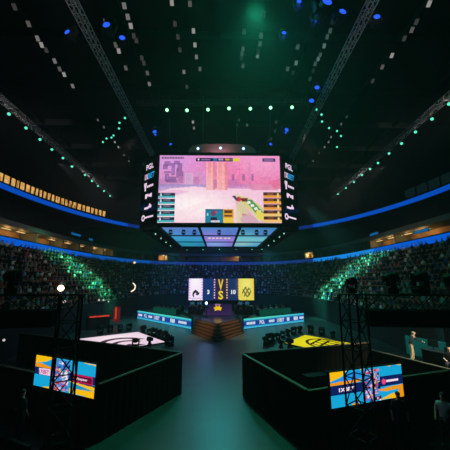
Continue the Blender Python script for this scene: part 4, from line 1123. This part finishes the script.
# standing man
pm = at_z(409, 357.5, 1.55); pm = Vector((pm.x, pm.y)) + nR * .42 - wR * .12
faceR = math.radians(-112)
J = joints(chest=(0, .07, 1.32), neck=(0, .12, 1.46), jaw=(0, .155, 1.52), head=(0, .165, 1.61), crown=(0, .155, 1.69),
           shr=(.18, .08, 1.39), shl=(-.18, .08, 1.40), ell=(-.27, .30, 1.24), wrl=(-.22, .54, 1.16), hal=(-.2, .60, 1.15), elr=(.27, -.06, 1.18), wrr=(.19, .12, 1.38), har=(.14, .16, 1.44),
           knl=(-.13, .09, .5), knr=(.13, -.02, .5), anl=(-.14, .06, .10), anr=(.14, -.10, .10), tol=(-.16, .22, .04), tor=(.16, .06, .04))
man = person('person', 'person standing at the lower barrier in black shirt and khaki trousers, arm reaching out', J, (pm.x, pm.y, 1.152), faceR, [M_skin, M_shirt, M_khaki, M_black], sub=2, hair=False, sleeves=True)
man.scale = (1.1, 1.1, 1.03)
def add_hand(o, wrist, tip, thumb_side):
    w, t_ = Vector(wrist), Vector(tip); d = (t_ - w).normalized(); sd = d.cross(Vector((0, 0, 1))).normalized() * thumb_side; up = sd.cross(d)
    q = MB()
    for k, (off, L) in enumerate(((-.03, .06), (-.01, .075), (.012, .08), (.032, .07))):
        a = t_ + sd * off * 1.0; b = a + d * L * .55 + Vector((0, 0, -.008)); c = b + d * L * .45 + Vector((0, 0, -.022)); q.tube(a - d * .02, b, .010, .009); q.tube(b, c, .009, .007)
    a = w + d * .03 + sd * .035; q.tube(a, a + sd * .03 + d * .035, .011, .010); q.tube(a + sd * .03 + d * .035, a + sd * .036 + d * .065, .010, .008)
    q.build('fingers', M_skin, o)
add_hand(man, J['wrl'][0], J['hal'][0], 1)
add_hand(man, J['wrr'][0], J['har'][0], -1)
q = MB(); h = Vector(J['head'][0]); q.tube(h + Vector((0, .085, .015)), h + Vector((0, .118, -.02)), .010, .017); q.ball(h + Vector((.084, -.005, -.01)), .026, 8, 6, sc=(.4, .8, 1.2)); q.ball(h + Vector((-.084, -.005, -.01)), .026, 8, 6, sc=(.4, .8, 1.2)); q.build('nose_and_ears', M_skin, man)
for s in (-1, 1):
    q = MB(); q.ball(h + Vector((.032 * s, .088, .02)), .012, 8, 6); q.build('eye', M_lens, man)
def simple_chair(label, loc, rz):
    o = dup(chp, loc, rz, label); 
    if 'group' in o: del o['group']
    return o
sc_ = (11.6, 15.85, 1.15)
simple_chair('black chair on the crew riser near the edge of the picture', (sc_[0], sc_[1] , 1.15), 2.4)
person('person', 'person seated on the crew riser by the right edge of the picture, lit warm', seated(), (sc_[0], sc_[1], 1.21), 2.4, [M_skin, M_shirt, M_denim, M_black], hair=False)
table = desk('black equipment desk on the crew riser behind the standing man', tuple((BR + nR * 1.9 + wR * 3.6).to_3d() + Vector((0, 0, 1.152))), math.atan2(wR.y, wR.x), 3.0)
for k in range(3):
    p = BR + nR * 1.9 + wR * (2.6 + k * 1.0)
    o = dup(monp, (p.x, p.y, 1.152 + .742), math.atan2(wR.y, wR.x) + PI, '%s monitor on the crew riser desk, counted from its far end' % ORD[k], 'monitors on the crew riser desk')
# crew in the pits
for x, y, rz, lab, top in ((6.42, 11.62, 2.9, 'person standing as a dark silhouette in front of the right sponsor screen', M_shirt), (7.95, 11.5, 2.3, 'person in a pale top standing in the dark at the right edge', mat('pale_cotton', (.35, .42, .5, 1), .9)),
        (-7.2, 12.1, -.4, 'person in dark clothes standing left of the left sponsor screen', M_shirt)):
    person('person', lab, joints(), (x, y, .013), rz, [M_skin, top, M_denim, M_black])
# flight cases behind the right screen
fc = None
for i, (s, t_) in enumerate(((3.3, 1.6), (4.7, 1.5), (6.1, 1.5))):
    p = AR + uR * s + vR_ * t_
    lab = '%s black flight case from the aisle behind the right sponsor screen' % ORD[i]
    if fc is None:
        fc = thing('flight_case', lab, 'case', (0, 0, 0), 0, 'flight cases in the right pit')
        m = MB(); m.box((0, 0, .5), (1.2, .6, .78)); m.build('body', M_black, fc, bevel=.01)
        m = MB(); m.box((0, 0, .98), (1.2, .6, .16)); m.build('lid', M_black, fc, bevel=.01)
        for x in (-.5, .5):
            for y in (-.22, .22):
                q = MB(); q.tube((x, y - .02, .055), (x, y + .02, .055), .055, n=10); q.build('caster', M_steel, fc)
        for x in (-.3, .3):
            q = MB(); q.box((x, -.305, .88), (.08, .015, .1)); q.build('latch', M_alu, fc)
        remember(fc); o = fc
    else: o = dup(fc, label=lab)
    o.location = (p.x, p.y, .013); o.rotation_euler = (0, 0, math.atan2(uR.y, uR.x))
# bits at the far left: presenters' desk with red light, banner, lamps
bd = thing('presenter_desk', 'dark presenter desk with a glowing red front strip at the far left of the floor', 'desk', (-14.7, 38.2, 0), .75)
m = MB(); m.box((0, 0, .8), (2.6, .7, 1.6)); m.build('body', M_desk, bd); m = MB(); m.box((0, -.02, 1.625), (2.8, .9, .05)); m.build('desk_top', M_desk, bd)
m = MB(); m.box((0, -.36, 1.5), (2.4, .03, .14)); m.build('light_strip', emis('led_red', S(226, 62, 44), 1.0), bd)
rb = thing('red_banner', 'upright red lit banner beside the presenter desk', 'banner', (-13.6, 41.5, 0), .5)
m = MB(); m.box((0, 0, 1.35), (.9, .05, 2.0)); m.build('cloth', emis('red_backlit_cloth', S(80, 20, 24), 1.0), rb); m = MB(); m.box((0, .04, 1.2), (.06, .04, 2.36)); m.box((0, .02, .02), (.8, .5, .04)); m.build('stand', M_steel, rb)
m = MB(); m.box((-.12, -.03, 1.5), (.2, .01, 1.5)); m.build('stripe', emis('banner_orange', S(190, 62, 34), 1.0), rb)
def pole_lamp(label, px, py, Y, lens, s):
    p = at_y(px, py, Y); t = lamp_proto('pole_lamp', label, 'lamp', lens, s); t.location = p; e = face_cam(p); t.rotation_euler = e; i = e.to_matrix().inverted()
    zf = p.z; m = MB(); m.tube(i @ Vector((0, 0, .1)), i @ Vector((0, 0, -zf + .02)), .035)
    m.tube(i @ Vector((-.4, 0, -zf + .05)), i @ Vector((.4, 0, -zf + .05)), .03); m.tube(i @ Vector((0, -.4, -zf + .05)), i @ Vector((0, .4, -zf + .05)), .03); m.build('stand', M_steel, t); return t
L_w2 = emis('lens_white_bright', (1, .93, .85, 1), .55)
pole_lamp('white lamp on a stand just below the warm work lamp', 64.5, 301.5, 26, L_w2, .9)
pole_lamp('white lamp on a stand left of the presenter desk, first of two', 99, 300, 37, L_w2, .9)
pole_lamp('white lamp on a stand left of the presenter desk, second of two', 103.5, 300, 40, L_w2, .9)
pole_lamp('white lamp on a stand right behind the presenter desk', 108.5, 301.5, 42, L_w2, .8)
pole_lamp('small white lamp low at the left edge of the left pit', 4, 340, 20.2, L_w2, .6)
pole_lamp('warm lamp glowing on a tall stand in the far left corner under the lower ribbon', 134.5, 262.5, 54, emis('lens_amber', (1, .72, .42, 1), 1.0), 1.6)
p = at_y(130.5, 287, 52)
ar = thing('arc_lamp', 'crescent shaped warm white lamp standing at the end of the left stand', 'lamp', p)
m = MB(); n = 14; pr = None
for k in range(n + 1):
    t = math.radians(-75 + 135 * k / n); q = Vector((.9 * math.cos(t) - .1, 0, .75 * math.sin(t)))
    if pr is not None: m.tube(pr, q, .10, n=8)
    pr = q
m.build('tube', emis('arc_tube', (1, .80, .6, 1), 1.3), ar)
m = MB(); m.tube((.2, .06, -.7), (.2, .06, -p.z + .02), .05); m.box((.2, .06, -p.z + .03), (.8, .8, .05)); m.build('stand', M_steel, ar)

# ------------------------------------------------------------------ light
w = bpy.data.worlds.new('world'); bpy.context.scene.world = w; w.use_nodes = True
w.node_tree.nodes['Background'].inputs[0].default_value = (0, 0, 0, 1)
G = (.06, 1, .45); T = (.10, .85, .75); B_ = (.12, .28, 1.0); V_ = (.5, .3, 1.0)
lamp('SPOT', (2.8, 20.5, 27.4), 13000, (.04, 1, .5), (1.6, 9, 0), .3, 52, 1.0)
lamp('POINT', tuple(gh.location + Vector((0, -.6, -1.2))), 1300, (.04, 1, .5), None, .3)
lamp('SPOT', (0, 29.2, 10.8), 1900, (.03, .80, .80), (0, 18, 0), .3, 50, 1.0)  # unseen spot added to light the aisle floor
lamp('SPOT', (-4, 49.5, 17.5), 44000, (.05, 1, .45), (-21.5, 43, 5), .3, 50, .8)  # unseen spots added behind the scoreboard to light both side stands
lamp('SPOT', (4, 49.5, 17.5), 40000, (.08, 1, .62), (20.5, 44, 4.0), .3, 54, .8)
lamp('SPOT', (0, 49.5, 18.0), 9000, (.05, .13, 1.0), (0, 80, 4), .5, 80, 1.0)
lamp('SPOT', (0, 46, 10.6), 7000, (.08, .16, 1.0), (0, 52, 1), .5, 120, 1.0)
lamp('SPOT', (-6.6, 45, 10.8), 5200, T, (-9, 42, 0), .4, 100, 1.0)
lamp('SPOT', (6.6, 44, 10.8), 5200, T, (9, 40, 0), .4, 100, 1.0)
lamp('SPOT', (0, 42, 10.9), 1000, V_, (0, 41, 1), .4, 56, 1.0)
for s_ in (-1, 1): lamp('SPOT', (4.6 * s_, 30.2, 10.85), 4500, (1, .60, .28), (1.3 * s_, 33, .7), .2, 26, .8)  # unseen warm spots added to light the stage steps
lamp('SPOT', (-10.9, 11, 24.5), 2600, (1, .93, .9), (-11, 40, 26), .2, 26, 1.0)  # from here, spots without fixtures added so the roof trusses show
lamp('SPOT', (11, 11, 24.5), 2600, (1, .95, .88), (12, 40, 26), .2, 26, 1.0)
lamp('SPOT', (-26.5, 19, 24.3), 16000, (1, .93, .9), (-25.2, 50, 26), .2, 30, 1.0)
lamp('SPOT', (26.5, 19, 24.3), 16000, (1, .95, .88), (26.5, 50, 26), .2, 30, 1.0)
for s_ in (-1, 1): lamp('SPOT', (26.6 * s_ + .6, 46, 24.3), 9000, (1, .94, .9), (26 * s_ + .8, 80, 26), .2, 34, 1.0)
lamp('SPOT', (0, 31.2, 19.2), 260, (1, .6, .65), (0, 32.6, 20.5), .2, 150, 1.0)
lamp('SPOT', (-12, 40, 26), 2600, (1, .55, .5), (-25, 42, 8), .3, 70, 1.0)  # warm spots added in place of spill from the suites onto the crowd
lamp('SPOT', (12, 40, 26), 2600, (1, .6, .5), (24, 42, 8), .3, 70, 1.0)
lamp('SPOT', (15, 12, 6.0), 5200, (1, .82, .6), (11.0, 16.6, 2.3), .2, 36, .8)
lamp('SPOT', (7, 24, 12), 9000, T, (13, 17.5, 1.5), .3, 38, 1.0)
lamp('SPOT', (1.5, 22, 8), 900, T, (5.5, 18.2, 1.2), .3, 40, 1.0)
lamp('SPOT', (-.1, 48.3, 10.9), 500, (.5, .7, 1), (-.1, 46.5, 2), .02, 3.0, .3)
for k in (0, 3, 4, 5, 6, 7, 8, 9, 10, 11, 12):
    lab, p, z, sc_ = blues[k][2], blues[k][0], blues[k][1], blues[k][3]
    v = at_z(p[0], p[1], z); lamp('POINT', (v.x + (-1.1 if k == 0 else 1.1 if k == 12 else 0), v.y - .5, v.z - .5), 90 * sc_ ** 2, (.03, .12, 1.0), None, .15)
for o in gl: lamp('POINT', (o.location.x, o.location.y - .3, o.location.z - .3), 45, (.08, 1, .4), None, .1)

sc = bpy.context.scene
sc.view_settings.view_transform = 'Standard'; sc.view_settings.look = 'None'; sc.view_settings.gamma = 1; sc.view_settings.exposure = 0
sc.view_settings.use_curve_mapping = False
sc.cycles.use_denoising = True
sc.cycles.max_bounces = 5; sc.cycles.volume_bounces = 0
# ------------------------------------------------------------------ haze in the hall
wn_ = w.node_tree
vs_ = wn_.nodes.new('ShaderNodeVolumeScatter'); vs_.inputs['Density'].default_value = .0012; vs_.inputs['Anisotropy'].default_value = .3; vs_.inputs['Color'].default_value = (.9, .95, 1, 1)
wn_.links.new(vs_.outputs[0], wn_.nodes['World Output'].inputs['Volume'])
